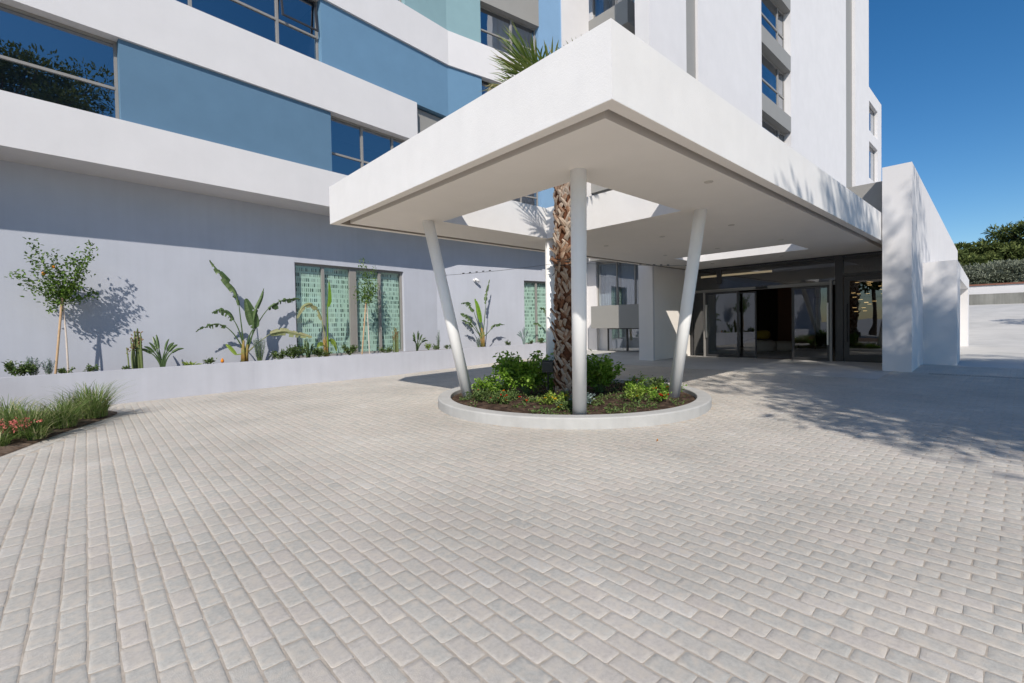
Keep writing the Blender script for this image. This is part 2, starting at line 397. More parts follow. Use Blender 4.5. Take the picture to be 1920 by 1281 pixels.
cj = rng.normal(0, .0015, (nb, 8, 2))
for q, (o8, z) in enumerate(rings):
    px = o8[None, :, 0]*sxn[:, None]+cj[:, :, 0]; py = o8[None, :, 1]*syn[:, None]+cj[:, :, 1]
    V[:, q*8:q*8+8, 0] = px*np.cos(rot)[:, None]-py*np.sin(rot)[:, None]+bx[:, None]
    V[:, q*8:q*8+8, 1] = px*np.sin(rot)[:, None]+py*np.cos(rot)[:, None]+by[:, None]
    V[:, q*8:q*8+8, 2] = z+(hz[:, None] if q else 0)+(px*tiltx[:, None]+py*tilty[:, None])*(1 if q else 0)+zb[:, None]
V[:, 32] = V[:, 24:32].mean(1); V[:, 32, 2] += .0006
fs = []
for q in range(3):
    for k in range(8): fs.append((q*8+k, q*8+(k+1) % 8, q*8+8+(k+1) % 8, q*8+8+k))
fq = np.array(fs)[None]+np.arange(nb)[:, None, None]*33
ft = np.array([(24+k, 24+(k+1) % 8, 24+(k+2) % 8, 32) for k in range(0, 8, 2)])[None]+np.arange(nb)[:, None, None]*33
Fc = np.concatenate([fq.reshape(-1, 4), ft.reshape(-1, 4)])
rv = np.clip(rng.normal(.5, .22, nb)+.18*np.array([noise.noise(Vector((x*.35, y*.35, 0))) for x, y in zip(bx, by)]), 0, 1)
tag(npmesh("pavement", V.reshape(-1, 3), Fc, np.repeat(rv, 33), brickm, smooth=False), kind='structure')
# smooth entrance slab under the canopy
b = MB()
for x0, x1 in ((13.06, 14.8), (14.8, 17.05)):
    n = len(b.v)
    for z in (-.04, .0):
        b.v += [(x0, 2.2, zg(x0)+z), (x1, 2.2, zg(x1)+z), (x1, 14.6, zg(x1)+z), (x0, 14.6, zg(x0)+z)]
    b.r += [.5]*8
    b.f += [tuple(n+i for i in q) for q in ((4, 5, 6, 7), (0, 1, 5, 4), (2, 3, 7, 6), (3, 0, 4, 7))]
b.quad((17.05, 8.6, zg(17.05)), (18, 8.6, zg(18)), (18, 14.6, zg(18)), (17.05, 14.6, zg(17.05)))
tag(b.build("entrance_slab", conc), kind='structure')
# planting bed soil at left
b = MB()
yy = np.linspace(-2, 13.0, 60)
for k in range(len(yy)):
    x1 = bed_x(yy[k])-.005
    for q in range(16):
        x = x1-.12*q-.02*q*q; z = .028+.03*min(1, q/2)+.022*noise.noise(Vector((x*5, yy[k]*5, 0)))
        if q == 0: z = .004
        b.v.append((x, yy[k], z)); b.r.append(.5)
for k in range(len(yy)-1):
    for q in range(15): a = k*16+q; b.f.append((a, a+16, a+17, a+1))
tag(b.build("soil_bed", soil2, smooth=True), kind='structure')

# ------------------------------------------------------------------ hotel building
A1, A2 = R(6.3), R(-7.3); D = 12.9; BEND = Vector((9.97, 14.08, 0)); UB = 11.455
e1 = Vector((math.cos(A1), math.sin(A1), 0)); m1 = Vector((-math.sin(A1), math.cos(A1), 0))
e2 = Vector((math.cos(A2), math.sin(A2), 0)); m2 = Vector((-math.sin(A2), math.cos(A2), 0))
# facade frames: (u along wall, v = height, w = depth behind the white bands)
f1 = lambda u, v, w: e1*u+m1*(D+w)+Vector((0, 0, v))
f2 = lambda u, v, w: BEND+e2*u+m2*w+Vector((0, 0, v))
ft_ = lambda u, v, w: Vector((u, 8.65+w, v))                # tower front
fb = lambda u, v, w: Vector((17.9+w, -u, v))                # bay wall facing the drive (u = -y)
hotel = thing("hotel_building", (8, 16, 0), "tall white hotel with blue panels, grey ground floor wall and white tower", "building")
K = dict(parent=hotel)
def cut(u0, u1, fnA=f1, fnB=f2):
    """split a run along the bent facade at the bend"""
    o = []
    if u0 < UB: o.append((fnA, u0, min(u1, UB)))
    if u1 > UB: o.append((fnB, max(0, u0-UB), u1-UB))
    return o
def miter(fn, u, w):   # keep the two runs meeting at the bend
    return u
def bentbox(name, m, u0, u1, z0, z1, w0, w1):
    b = MB(); t = math.tan((A1-A2)/2)
    for fn, a, c in cut(u0, u1):
        n = len(b.v)
        for z in (z0, z1):
            for u, w in ((a, w0), (c, w0), (c, w1), (a, w1)):
                uu = u
                if fn is f1 and u == UB: uu = u+t*w
                if fn is f2 and u == 0: uu = u-t*w
                b.v.append(tuple(fn(uu, z, w)))
        b.r += [.5]*8
        b.f += [tuple(n+i for i in q) for q in ((3, 2, 1, 0), (4, 5, 6, 7), (0, 1, 5, 4), (1, 2, 6, 5), (2, 3, 7, 6), (3, 0, 4, 7))]
    return b.build(name, m, **K)
E_ = UB+1.45      # where windows start past the bend
S4, S5, S7 = UB+4.25, UB+5.5, UB+7.12
bentbox("white_band", white, -14, S4, 5.02, 6.05, 0, 3.2)
bentbox("white_band", white, -14, 10.0, 7.80, 9.10, 0, 3.2)
bentbox("white_band", white, -14, S4, 10.95, 12.18, 0, 3.2)
bentbox("white_band", white, -14, S4, 14.95, 16.1, 0, 3.2)
bentbox("white_band", white, 10.0, S4, 7.80, 9.10, .45, 3.2)
bentbox("grey_panel", gpanel, 10.004, S4, 7.80, 9.04, .25, .44)
bentbox("blue_panel", blueA, 2.13, 6.92, 6.05, 7.80, .075, .5)
bentbox("blue_panel", blue, 6.7, E_, 9.10, 10.95, .075, .5)
bentbox("teal_panel", teal, 9.65, E_, 12.18, 14.95, .075, .5)
bentbox("grey_panel", gpanel, E_, S4, 13.80, 14.95, .02, .5)
bentbox("blue_strip", lblue, S4, S5, 5.02, 24, .06, .5)
bentbox("white_pier", white, S5, S7, 5.02, 24, 0, .6)
bentbox("blue_panel", blue, -14, S4, 16.1, 24, .075, .5)
# ground floor wall (11 m behind, grey), with window openings in the bent part and straight part
W1 = 1.1
tW = math.tan((A1-A2)/2)*W1
wa = lambda u, v, w: f1(u, v, W1+w)
wb = lambda u, v, w: f2(u, v, W1+w)
z_top = 3.48
holed([-14, UB+tW], [-.1, 5.02], [(6.2, 10.08, .62, z_top)], 0, .25, wa).build("ground_wall", greyw, **K)
holed([-tW, 6.9], [-.1, 5.02], [(4.05, 5.80, .62, 3.42)], 0, .25, wb).build("ground_wall", greyw, **K)
holed([6.9, 9.4], [-.1, 5.02], [], -.004, .25, wb).build("white_wall", white, **K)

def window(fn, u0, u1, z0, z1, w, mull=(), trans=(), gl=None, fr=None, fwid=.055, depth=.07, room=True, parent=None, curtains=(), roomd=1.6):
    """frame (with mullions) > pane; a shallow dark room behind"""
    gl = gl or glassB; fr = fr or alu
    b = MB(); fx = lambda x, y, z: fn(x, z, y)
    def bar(a, c, p, q, d0=0): b.box(a, c, w-d0, w+depth, p, q, fx)
    t = fwid
    bar(u0, u0+t, z0, z1); bar(u1-t, u1, z0, z1); bar(u0+t, u1-t, z1-t, z1); bar(u0+t, u1-t, z0, z0+t)
    for mu in mull: bar(mu-t*.6, mu+t*.6, z0+t, z1-t, .012)
    for tr in trans: bar(u0+t, u1-t, tr-t*.5, tr+t*.5, .006)
    fo = b.build("window", fr, parent or hotel)
    p = MB(); p.quad(fn(u0+t, z0+t, w+.03), fn(u1-t, z0+t, w+.03), fn(u1-t, z1-t, w+.03), fn(u0+t, z1-t, w+.03))
    p.build("pane", gl, fo)
    if room:
        r = MB(); a, c, p_, q, d0, d1 = u0-.02, u1+.02, z0-.02, z1+.02, w+depth+.01, w+roomd
        P = lambda u, v, ww: fn(u, v, ww)
        r.quad(P(a, p_, d1), P(c, p_, d1), P(c, q, d1), P(a, q, d1)); r.quad(P(a, p_, d0), P(a, p_, d1), P(a, q, d1), P(a, q, d0))
        r.quad(P(c, p_, d0), P(c, q, d0), P(c, q, d1), P(c, p_, d1)); r.quad(P(a, q, d0), P(a, q, d1), P(c, q, d1), P(c, q, d0))
        r.quad(P(a, p_, d0), P(c, p_, d0), P(c, p_, d1), P(a, p_, d1))
        r.build("room", roomw, fo)
    for (ca, cb) in curtains:
        cm = MB(); k = 24; prev = None
        for i in range(k+1):
            u = ca+(cb-ca)*i/k; ww = w+.22+.03*math.sin(i*1.9)
            cur = (fn(u, z0+.03, ww), fn(u, z1-.03, ww))
            if prev: cm.quad(prev[0], cur[0], cur[1], prev[1])
            prev = cur
        cm.build("curtain", curtain, fo)
    return fo
window(f1, -14, 2.128, 6.055, 7.795, .26, mull=(-9.5, -5, -1.9), trans=(6.78,))
window(f1, 6.925, UB-.02, 6.055, 7.795, .26, mull=(8.03, 9.15, 10.3), trans=(6.70,))
window(f2, .05, 4.24, 6.055, 7.795, .26, mull=(1.1, 2.2, 3.35), trans=(6.8,), curtains=((1.2, 2.1), (2.3, 4.1)))
window(f1, -14, 6.695, 9.105, 10.945, .26, mull=(-9, -5, -1, 1.5, 3.53, 5.55), trans=(9.90,))
window(f2, 1.455, 4.24, 9.105, 10.945, .26, mull=(2.4, 3.35), trans=(9.9,), fr=dalu)
window(f1, -14, 9.645, 12.185, 14.945, .26, mull=(0, 3, 6, 9.2), trans=(13.1,))
window(f2, 1.455, 4.24, 12.185, 13.80, .26, mull=(3.0,), trans=(12.9,), curtains=((2.0, 2.5), (2.55, 4.1)))
# an open tilted sash in the second row
b = MB(); t0, t1 = 5.62, 6.63
q = lambda u, k: f1(u, 10.88-.93*math.cos(k), .24-.93*math.sin(k)*1.0)
def strip(ua, ub, za, zb_):
    k = R(17)
    pt = lambda u, z, w: f1(u, 10.88-(10.88-z)*math.cos(k), .22-(10.88-z)*math.sin(k)*.5+w)
    b.box(ua, ub, 0, .04, za, zb_, lambda x, y, z: pt(x, z, y))
strip(t0, t0+.05, 9.95, 10.88); strip(t1-.05, t1, 9.95, 10.88); strip(t0+.05, t1-.05, 10.83, 10.88); strip(t0+.05, t1-.05, 9.95, 10.0)
b.build("open_sash", dalu, **K)
# ground floor windows with perforated mint screens behind clear glass
def screen(fn, u0, u1, z0, z1, w, parent):
    b = MB(); b.quad(fn(u0, z0, w), fn(u1, z0, w), fn(u1, z1, w), fn(u0, z1, w))
    o = b.build("screen", mint, parent); uv = o.data.uv_layers.new(name="UVMap")
    for lp, c in zip(uv.data, ((u0, z0), (u1, z0), (u1, z1), (u0, z1))): lp.uv = c
w_ = window(wa, 6.205, 10.075, .62, z_top, .11, mull=(7.12, 8.06, 8.14, 8.22, 9.15), gl=glassG, fwid=.07, room=True, roomd=.9)
screen(wa, 6.25, 10.03, .64, z_top-.03, .24, w_)
w_ = window(wb, 4.055, 5.795, .62, 3.42, .11, mull=(4.80,), gl=glassG, fwid=.07, room=True, roomd=.9)
screen(wb, 4.1, 5.75, .64, 3.39, .24, w_)
# wall spotlight
sp = thing("wall_spotlight", tuple(wb(1.55, 3.33, 0)), "small white round spotlight on the grey wall above the banana-like plant", "light")
b = MB(); b.tube([wb(1.55, 3.33, -.002), wb(1.55, 3.33, -.05)], .06, 14); b.build("wall_plate", wpaint, sp)
b = MB(); b.tube([wb(1.55, 3.33, -.05), wb(1.57, 3.33, -.13)], .018, 8)
b.tube([wb(1.50, 3.37, -.14), wb(1.57, 3.33, -.16), wb(1.68, 3.26, -.19)], [.045, .052, .052], 14); b.build("lamp_head", wpaint, sp, smooth=True)

# bay of windows facing the drive, between the curved facade and the tower
b = MB(); fx = lambda x, y, z: fb(x, z, y)
b.box(-14.4, -13.66, 0, .5, 0, 24, fx); b.build("white_jamb", white, **K)
lv = [(1.27, 2.27), (4.32, 5.32), (7.36, 8.36), (10.45, 11.45), (14.0, 15.0), (17.1, 18.1), (20.2, 21.2)]
for i, (z0, z1) in enumerate(lv):
    b = MB(); yy0 = 9.25 if i == 0 else 11.15
    b.box(17.0, 18.1, yy0, 13.28, z0, z1); b.build("balcony_box", gpanel, **K)
b = MB()
b.box(18.1, 18.6, 9.2, 13.66, .1, .17); b.box(18.1, 18.6, 13.12, 13.66, .17, 1.27); b.build("white_jamb", white, **K)
window(fb, -13.12, -9.22, .17, 1.27, .1, mull=(-12.05, -10.9), gl=glassV, fr=dalu, curtains=((-13.0, -9.3),))
for i, (z0, z1) in enumerate(((2.27, 4.32), (5.32, 7.36), (8.36, 10.45), (11.45, 14.0), (15.0, 17.1), (18.1, 20.2))):
    window(fb, -13.66, -9.22, z0, z1, .1, mull=(-12.55, -11.6, -10.4), gl=glassV, curtains=((-13.6, -12.6), (-12.45, -11.7), (-11.5, -9.3)))
# tower: front plane y = 8.65
T0 = 14.5
b = MB(); b.box(T0, 16.8, 8.65, 9.2, 0.1, 3.55); b.build("beige_wall", beige, **K)
b = MB(); b.box(T0-.004, T0+.1, 8.647, 9.203, 0.1, 3.56); b.build("pier_face", white, **K)
b = MB(); b.box(16.8, 17.05, 8.6, 9.2, .1, 3.55); b.build("beige_wall", beige, **K)
b = MB(); b.box(T0, 17.09, 8.65, 9.22, 3.56, 32); b.box(17.09, 18.03, 8.95, 9.22, 3.56, 32)
b.build("white_pier", white, **K)
b = MB(); b.box(17.094, 18.026, 8.75, 8.949, 3.56, 32); b.build("grey_strip", gpanel, **K)
b = MB(); b.box(18.03, 24.65, 8.65, 9.2, 3.5, 32); b.box(20.2, 24.65, 9.2, 14, 0, 32); b.build("white_pier", white, **K)
b = MB(); b.box(24.65, 28.9, 9.6, 14, 3.5, 32); b.build("white_wall", white, **K)
b = MB(); b.box(28.9, 40.7, 8.65, 14, 3.5, 32); b.box(40.7, 43.4, 9.1, 14, 3.5, 32); b.box(43.4, 48, 8.65, 14, 0, 32); b.build("white_pier", white, **K)
b = MB(); b.box(40.704, 43.396, 8.85, 9.099, 3.5, 32); b.build("grey_strip", gpanel, **K)
tl = [(5.1, 5.93), (8.45, 9.28), (11.76, 12.59), (15.05, 15.87), (18.3, 19.15), (21.6, 22.4), (24.9, 25.7)]
for z0, z1 in tl:
    b = MB(); b.box(24.654, 28.86, 8.64, 9.15, z0, z1); b.build("balcony_box", gpanel, **K)
for (a, z0), (z1, c) in zip(tl, tl[1:]):
    window(ft_, 24.66, 28.89, z0, z1, .33, mull=(25.3, 27.9), trans=((z0+z1)/2-.1,), fwid=.09, curtains=((27.3, 28.8),))
# lower wing beyond the tower with two tall slots
holed([48, 53], [0, 20.5], [(48.1, 51.4, 13.1, 16.1), (48.1, 51.4, 17.0, 19.4)], 0, .9, ft_).build("white_wing", white, **K)
for z0, z1 in ((13.1, 16.1), (17.0, 19.4)): window(ft_, 48.1, 51.4, z0, z1, .22, gl=glassB, room=True)
# wall above the entrance glazing, and building core behind everything
b = MB(); b.box(15.28, 15.6, 2.45, 8.64, 4.16, 5.03); b.build("grey_upstand", gpanel, **K)
b = MB(); b.box(19.9, 40, 14.01, 20, 0, 32); b.build("core_wall", roomw, **K)
# long white entrance wall and the lower block attached to it
b = MB(); b.prism([(14.8, 1.83), (37, 2.57), (37, 3.0), (14.8, 2.40)], 0, 5.25); b.build("entrance_wall", white, **K)
s19 = math.tan(R(1.95))
by_ = lambda x: 1.22+s19*(x-17.5)
b = MB()
b.prism([(17.5, 1.22), (19.2, by_(19.2)), (19.2, 2.2), (17.5, 2.0)], 0, 3.04)
b.prism([(19.2, by_(19.2)), (27.6, by_(27.6)), (27.6, 2.4), (19.2, 2.1)], 2.62, 3.04)
b.prism([(26.4, by_(26.4)), (27.6, by_(27.6)), (27.6, 2.4), (26.4, 2.3)], 0, 2.62)
b.build("side_block", white, **K)
b = MB(); b.prism([(19.2, 1.80), (26.4, 2.05), (26.4, 2.3), (19.2, 2.1)], 0, 2.62); b.build("recess_wall", beige, **K)

# ------------------------------------------------------------------ entrance glazing and lobby
ent = thing("entrance_doors", (17.1, 5.5, .17), "glazed hotel entrance with dark frames and open sliding doors under the canopy", "doors")
def leaf(name, x, y0, y1, z0, z1, t=.05, fr=dalu, gl=glassE, d=.045, par=ent):
    b = MB(); b.box(x, x+d, y0, y0+t, z0, z1); b.box(x, x+d, y1-t, y1, z0, z1); b.box(x, x+d, y0+t, y1-t, z1-t, z1); b.box(x, x+d, y0+t, y1-t, z0, z0+t*1.6)
    o = b.build(name, fr, par)
    p = MB(); p.quad((x+d/2, y0+t, z0+t*1.6), (x+d/2, y1-t, z0+t*1.6), (x+d/2, y1-t, z1-t), (x+d/2, y0+t, z1-t)); p.build("pane", gl, o)
    return o
G0 = .17
b = MB()
b.box(17.08, 17.18, 2.45, 8.6, 3.39, 3.446); b.box(17.07, 17.22, 3.72, 3.92, G0, 3.39); b.box(17.08, 17.18, 8.5, 8.6, G0, 3.39)
b.box(17.075, 17.2, 2.45, 3.72, 2.78, 2.88); b.box(17.08, 17.16, 7.42, 7.58, 2.85, 3.39)
b.build("frame", dalu, ent)
b = MB(); b.box(17.06, 17.2, 3.92, 8.5, 2.56, 2.66); b.build("door_track", alu, ent)
b = MB(); b.quad((17.13, 3.92, 2.66), (17.13, 8.5, 2.66), (17.13, 8.5, 3.39), (17.13, 3.92, 3.39)); b.quad((17.13, 2.45, 2.88), (17.13, 3.72, 2.88), (17.13, 3.72, 3.39), (17.13, 2.45, 3.39))
b.quad((17.13, 7.95, G0), (17.13, 8.5, G0), (17.13, 8.5, 2.56), (17.13, 7.95, 2.56)); b.build("fixed_glass", glassE, ent)
leaf("door_leaf", 16.93, 6.74, 7.92, G0+.01, 2.54, .07)
leaf("door_leaf", 17.09, 6.22, 6.9, G0+.01, 2.5, .05)
leaf("door_leaf", 16.93, 4.03, 5.08, G0+.01, 2.54, .07)
b = MB(); b.box(16.9, 17.0, 3.97, 4.028, G0, 2.7); b.box(16.9, 17.0, 7.93, 8.0, G0, 2.56); b.build("door_jamb", alu, ent)
dl = leaf("swing_door", 17.10, 2.5, 3.71, G0+.01, 2.775, .14)
b = MB(); b.tube([(17.04, 3.60, .8), (17.0, 3.60, .84), (17.0, 3.60, 1.9), (17.04, 3.60, 1.94)], .015, 8); b.build("handle_and_sun_strip", black, dl)
b = MB(); b.box(16.98, 17.06, 5.85, 6.2, 2.57, 2.65); b.build("motion_sensor", black, ent)
b = MB(); b.box(16.86, 16.93, 7.86, 7.90, .9, 2.1); b.box(16.86, 16.93, 4.05, 4.09, .7, 2.0); b.build("handle_and_sun_strip", steel, ent)  # bright steel strips stand in for sunlight caught on the door frames
lob = thing("hotel_lobby", (20, 5.5, .17), "dark hotel lobby with brown floor seen through the open doors", "room")
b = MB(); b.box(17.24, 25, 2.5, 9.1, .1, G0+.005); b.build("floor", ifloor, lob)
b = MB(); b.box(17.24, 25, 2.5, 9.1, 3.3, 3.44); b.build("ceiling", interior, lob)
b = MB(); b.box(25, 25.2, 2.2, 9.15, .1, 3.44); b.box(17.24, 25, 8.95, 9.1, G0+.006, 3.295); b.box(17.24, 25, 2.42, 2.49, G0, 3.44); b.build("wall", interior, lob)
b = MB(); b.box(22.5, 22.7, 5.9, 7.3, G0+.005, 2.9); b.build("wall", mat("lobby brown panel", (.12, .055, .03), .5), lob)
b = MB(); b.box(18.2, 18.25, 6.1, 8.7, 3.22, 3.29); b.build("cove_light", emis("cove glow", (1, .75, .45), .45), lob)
sf = thing("lobby_sofa", (20.6, 7.2, G0), "rounded pale sofa in the dark lobby behind the open doors", "sofa")
def blob(c, r, h, n=24):
    b = MB(); pr = [(0.001, 0), (r*.75, 0), (r*.95, h*.15), (r, h*.5), (r*.93, h*.85), (r*.7, h), (0.001, h*1.02)]
    return b.lathe(pr, c, n)
blob((20.6, 7.35, G0+.03), .62, .48).build("seat", sofam, sf, smooth=True)
blob((21.3, 6.75, G0+.03), .55, .42).build("seat", sofam, sf, smooth=True)
cu = blob((20.75, 7.35, G0+.56), .33, .34).build("cushion", mustard, None, org=(20.75, 7.35, G0+.56), smooth=True)
tag(cu, "round mustard yellow cushion on the pale lobby sofa", "cushion")
pd = thing("pendant_lights", (19.2, 3.6, 3.3), "cluster of small glowing gold pendant bars behind the right glass door", "light")
gg = emis("gold glow", (1, .62, .25), 1.2); bb = MB()
for i in range(26):
    y = 3.0+rng.uniform(0, .95); z = 1.7+rng.uniform(0, 1.1); x = 18.8+rng.uniform(0, 1.2)
    b = MB(); b.box(x, x+.02, y, y+.11, z, z+.014); b.build("light_bar", gg, pd); bb.box(x+.005, x+.009, y+.05, y+.054, z+.014, 3.3)
bb.build("wires", black, pd)

# ------------------------------------------------------------------ canopy
can = thing("entrance_canopy", (3.44, 2.42, 0), "flat white concrete entrance canopy with square opening on slanting round columns", "canopy")
K2 = dict(parent=can)
X0, X1, Y0, Y1, ZS, ZT = 3.435, 17.06, 2.42, 8.77, 3.45, 4.14
dlm = mat("downlight trim", (.58, .53, .47), .5, .3)
groove_m = mat("groove shade taupe", (.38, .335, .285), .8, .2)  # darker than the soffit: shade of the soffit groove put into the colour
H1 = (4.98, 7.81, 4.07, 7.33); H2 = (13.46, 14.9, 4.03, 7.28)
fz = lambda u, v, w: Vector((u, v, w))
holed([X0, 15.0, X1], [Y0, Y1], [(X0+.13, X1, Y0+.13, Y1-.13)], ZS, ZT, fz).build("fascia", canopyw, **K2)
gi = .275
holed([X0+gi, X1-.01], [Y0+gi, Y1-gi], [H1, H2], ZS, ZS+.2, fz).build("soffit", soffitm, **K2)
holed([X0+.131, X1-.01], [Y0+.131, Y1-.131], [H1, H2], ZS+.2, ZS+.35, fz).build("roof_slab", groove_m, **K2)
holed([X0+.002, 15.0, X1], [Y0+.002, Y1-.002], [(X0+.135, X1, Y0+.135, Y1-.135)], ZS-.004, ZS+.002, fz).build("soffit_edge", soffitm, **K2)
holed([X0+.131, X1-.02], [Y0+.131, Y1-.131], [(X0+.14, X1-.02, Y0+.14, Y1-.14)], ZS-.003, ZS+.199, fz).build("groove_lining", groove_m, **K2)
for h in (H1, H2):
    holed([h[0]-.13, h[1]+.13], [h[2]-.13, h[3]+.13], [h], ZS+.351, ZT-.002, fz).build("opening_kerb", canopyw, **K2)
    holed([h[0]-.01, h[1]+.01], [h[2]-.01, h[3]+.01], [(h[0]+.002, h[1]-.002, h[2]+.002, h[3]-.002)], ZS+.002, ZT-.001, fz).build("opening_lining", canopyw, **K2)
b = MB(); b.prism([(X1-.01, Y0+.14), (X1+.2, Y0+.14), (X1+.2, Y1), (X1-.01, Y1)], ZS+.01, ZT-.02); b.build("roof_slab", soffitm, **K2)
cols = [((5.45, 4.50), (4.70, 3.84)), ((5.45, 7.26), (4.75, 7.46)), ((8.08, 4.41), (8.02, 3.83)), ((7.15, 6.65), (7.99, 7.41))]
for (a, c), (d, e) in cols:
    b = MB(); b.tube([(a, c, .06), (d+(d-a)*.03, e+(e-c)*.03, ZS+.09)], .105, 28); o = b.build("column", wpaint, **K2, smooth=True)
    for p in o.data.polygons:
        if len(p.vertices) > 4: p.use_smooth = False
for (x, y) in ((9.77, 5.57), (9.75, 7.11), (12.59, 7.09), (6.49, 2.98), (9.76, 4.02), (12.54, 3.99), (15.72, 5.0), (12.57, 5.55), (15.7, 7.1)):
    b = MB(); b.lathe([(.062, 0), (.062, -.008), (.048, -.01), (.042, .0)], (x, y, ZS), 20); b.tube([(x, y, ZS-.001), (x, y, ZS-.004)], .042, 16)
    b.build("downlight", dlm, **K2)
# guy wires tying palm to the columns
PT = Vector((6.52, 5.68, 0))
def colpt(i, z):
    (a, c), (d, e) = cols[i]; t = (z-.06)/(ZS-.06); return Vector((a+(d-a)*t, c+(e-c)*t, z))
for i, (z, wh) in enumerate(((2.52, "front"), (2.45, "left"), (2.5, "right"), (2.55, "rear"))):
    e = colpt(i, z); s = PT+Vector((0, 0, 2.62)); dr = (e-s).normalized(); s = s+dr*.24
    b = MB(); pts = [s+(e-s)*t+Vector((0, 0, -.02*math.sin(math.pi*t))) for t in np.linspace(0, 1, 8)]
    b.tube(pts, .0035, 5)
    ln = (e-s).length
    for k in range(5):
        p = s+(e-s)*(.55+.06*k); b.tube([p-dr*.02, p+dr*.02], .009, 6)
    b.tube([e-dr*.12, e+dr*.03], .006, 6)
    tag(b.build("guy_wire", wire, org=e), "thin steel guy wire tying the palm trunk to the %s canopy column" % wh, "wire", "guy wires on the palm")

# ------------------------------------------------------------------ round planter
rp = thing("round_planter", (RC[0], RC[1], 0), "low round concrete ring planter around the palm under the canopy", "planter")
b = MB(); prof = [(RR, -.03), (RR, .145), (RR-.006, .158), (RR-.02, .165), (RI+.015, .165), (RI+.004, .160), (RI, .15), (RI, -.03)]
b.lathe(prof, (RC[0], RC[1], 0), 120); o = b.build("ring", conc2, rp, smooth=False)
b = MB(); nr = 22
for i in range(nr+1):
    for k in range(90):
        th = 2*math.pi*k/90; r = RI*1.0*i/nr+.001; x = RC[0]+r*math.cos(th); y = RC[1]+r*math.sin(th)
        z = .085+.05*(1-(i/nr)**2)+.022*noise.noise(Vector((x*4, y*4, 0)))+.016*noise.noise(Vector((x*13, y*13, 3)))
        b.v.append((x, y, z)); b.r.append(.5)
for i in range(nr):
    for k in range(90): j = (k+1) % 90; b.f.append((i*90+k, i*90+j, (i+1)*90+j, (i+1)*90+k))
b.build("soil", soil, rp, smooth=True)
def scatter(n, rmin, rmax, cx=RC[0], cy_=RC[1]):
    th = rng.uniform(0, 2*math.pi, n); r = np.sqrt(rng.uniform(rmin**2, rmax**2, n)); return np.stack([cx+r*np.cos(th), cy_+r*np.sin(th)], 1)
P = scatter(1500, 0, 2.22); P3 = np.concatenate([P, np.full((1500, 1), .125)-.045*((P[:, :1]-RC[0])**2+(P[:, 1:]-RC[1])**2)/5], 1)
tag(leaves("mulch", P3, np.concatenate([rng.normal(0, 1, (1500, 2)), rng.normal(.1, .25, (1500, 1))], 1), .05, .018, rng.uniform(0, 1, 1500),
    mat("bark chips", (0, 0, 0), .9, .1, rnd=[(.05, .03, .02), (.12, .08, .055), (.3, .22, .15)])), "brown bark mulch on the soil", "mulch", kind='stuff')

# ------------------------------------------------------------------ palm
palm = thing("palm_tree", (PT.x, PT.y, .1), "young fan palm with a rough boot-covered trunk growing through the canopy opening", "palm")
TC = Vector((PT.x+.05, PT.y-.05, 5.45))
tp = lambda z: Vector((PT.x+(TC.x-PT.x)*z/5.45, PT.y+(TC.y-PT.y)*z/5.45, z))
b = MB(); b.tube([tp(z) for z in np.linspace(.05, 5.5, 24)], [.17+.015*math.sin(i*1.7) for i in range(24)], 18)
for i in range(len(b.r)): b.r[i] = .05+.15*random.random()
b.build("trunk", boot, palm, smooth=True)
b = MB(); z = .12; row = 0
while z < 5.5:
    nk = 8
    for k in range(nk):
        th0 = 2*math.pi*(k+(.5 if row % 2 else 0))/nk+rng.normal(0, .2)
        for sgn in (-1, 1):
            
            if rng.random() < .12: continue
            L_ = rng.uniform(.12, .25); wd = rng.uniform(.030, .052); out = rng.uniform(.01, .075) if rng.random() < .9 else .13; rr = rng.uniform(.35, .95) if z > 2.6 else rng.uniform(.15, .85)
            zz = z+rng.normal(0, .05); bend_ = rng.uniform(.25, .7); pts = []
            ns = 5
            for s in range(ns+1):
                t = s/ns; th = th0+sgn*(t*bend_-.08); r = .175+out*(t**1.5)+.02*math.sin(t*3.1)
                c = tp(zz+L_*t*.8); pts.append((c+Vector((r*math.cos(th), r*math.sin(th), 0)), th, t))
            for (p, ta, t), (p2, tb, t2) in zip(pts, pts[1:]):
                def side(th, t): return (Vector((-math.sin(th), math.cos(th), 0))*.75-Vector((0, 0, 1))*.55*sgn).normalized()*wd*(1-.35*t)*(1 if t < .95 else .75)
                a, c = side(ta, t), side(tb, t2); rad = Vector((math.cos(ta), math.sin(ta), 0))*.018
                b.quad(p-a, p2-c, p2+rad, p+rad, r=rr); b.quad(p+rad, p2+rad, p2+c, p+a, r=min(1, rr+.1))
                b.quad(p-a, p-a-rad*1.2, p2-c-rad*1.2, p2-c, r=.15); b.quad(p+a, p2+c, p2+c-rad*1.2, p+a-rad*1.2, r=.15)
    z += .095; row += 1
b.build("leaf_boots", boot, palm)
b = MB()
for z in (2.56, 2.62, 2.66):
    pts = [tp(z)+Vector((.235*math.cos(t), .235*math.sin(t), .012*math.sin(3*t))) for t in np.linspace(0, 2*math.pi, 25)]; b.tube(pts, .011, 6)
tag(b.build("trunk_collar", black, org=(PT.x, PT.y, 2.6)), "black cable collar strapped round the palm trunk below the opening", "collar")
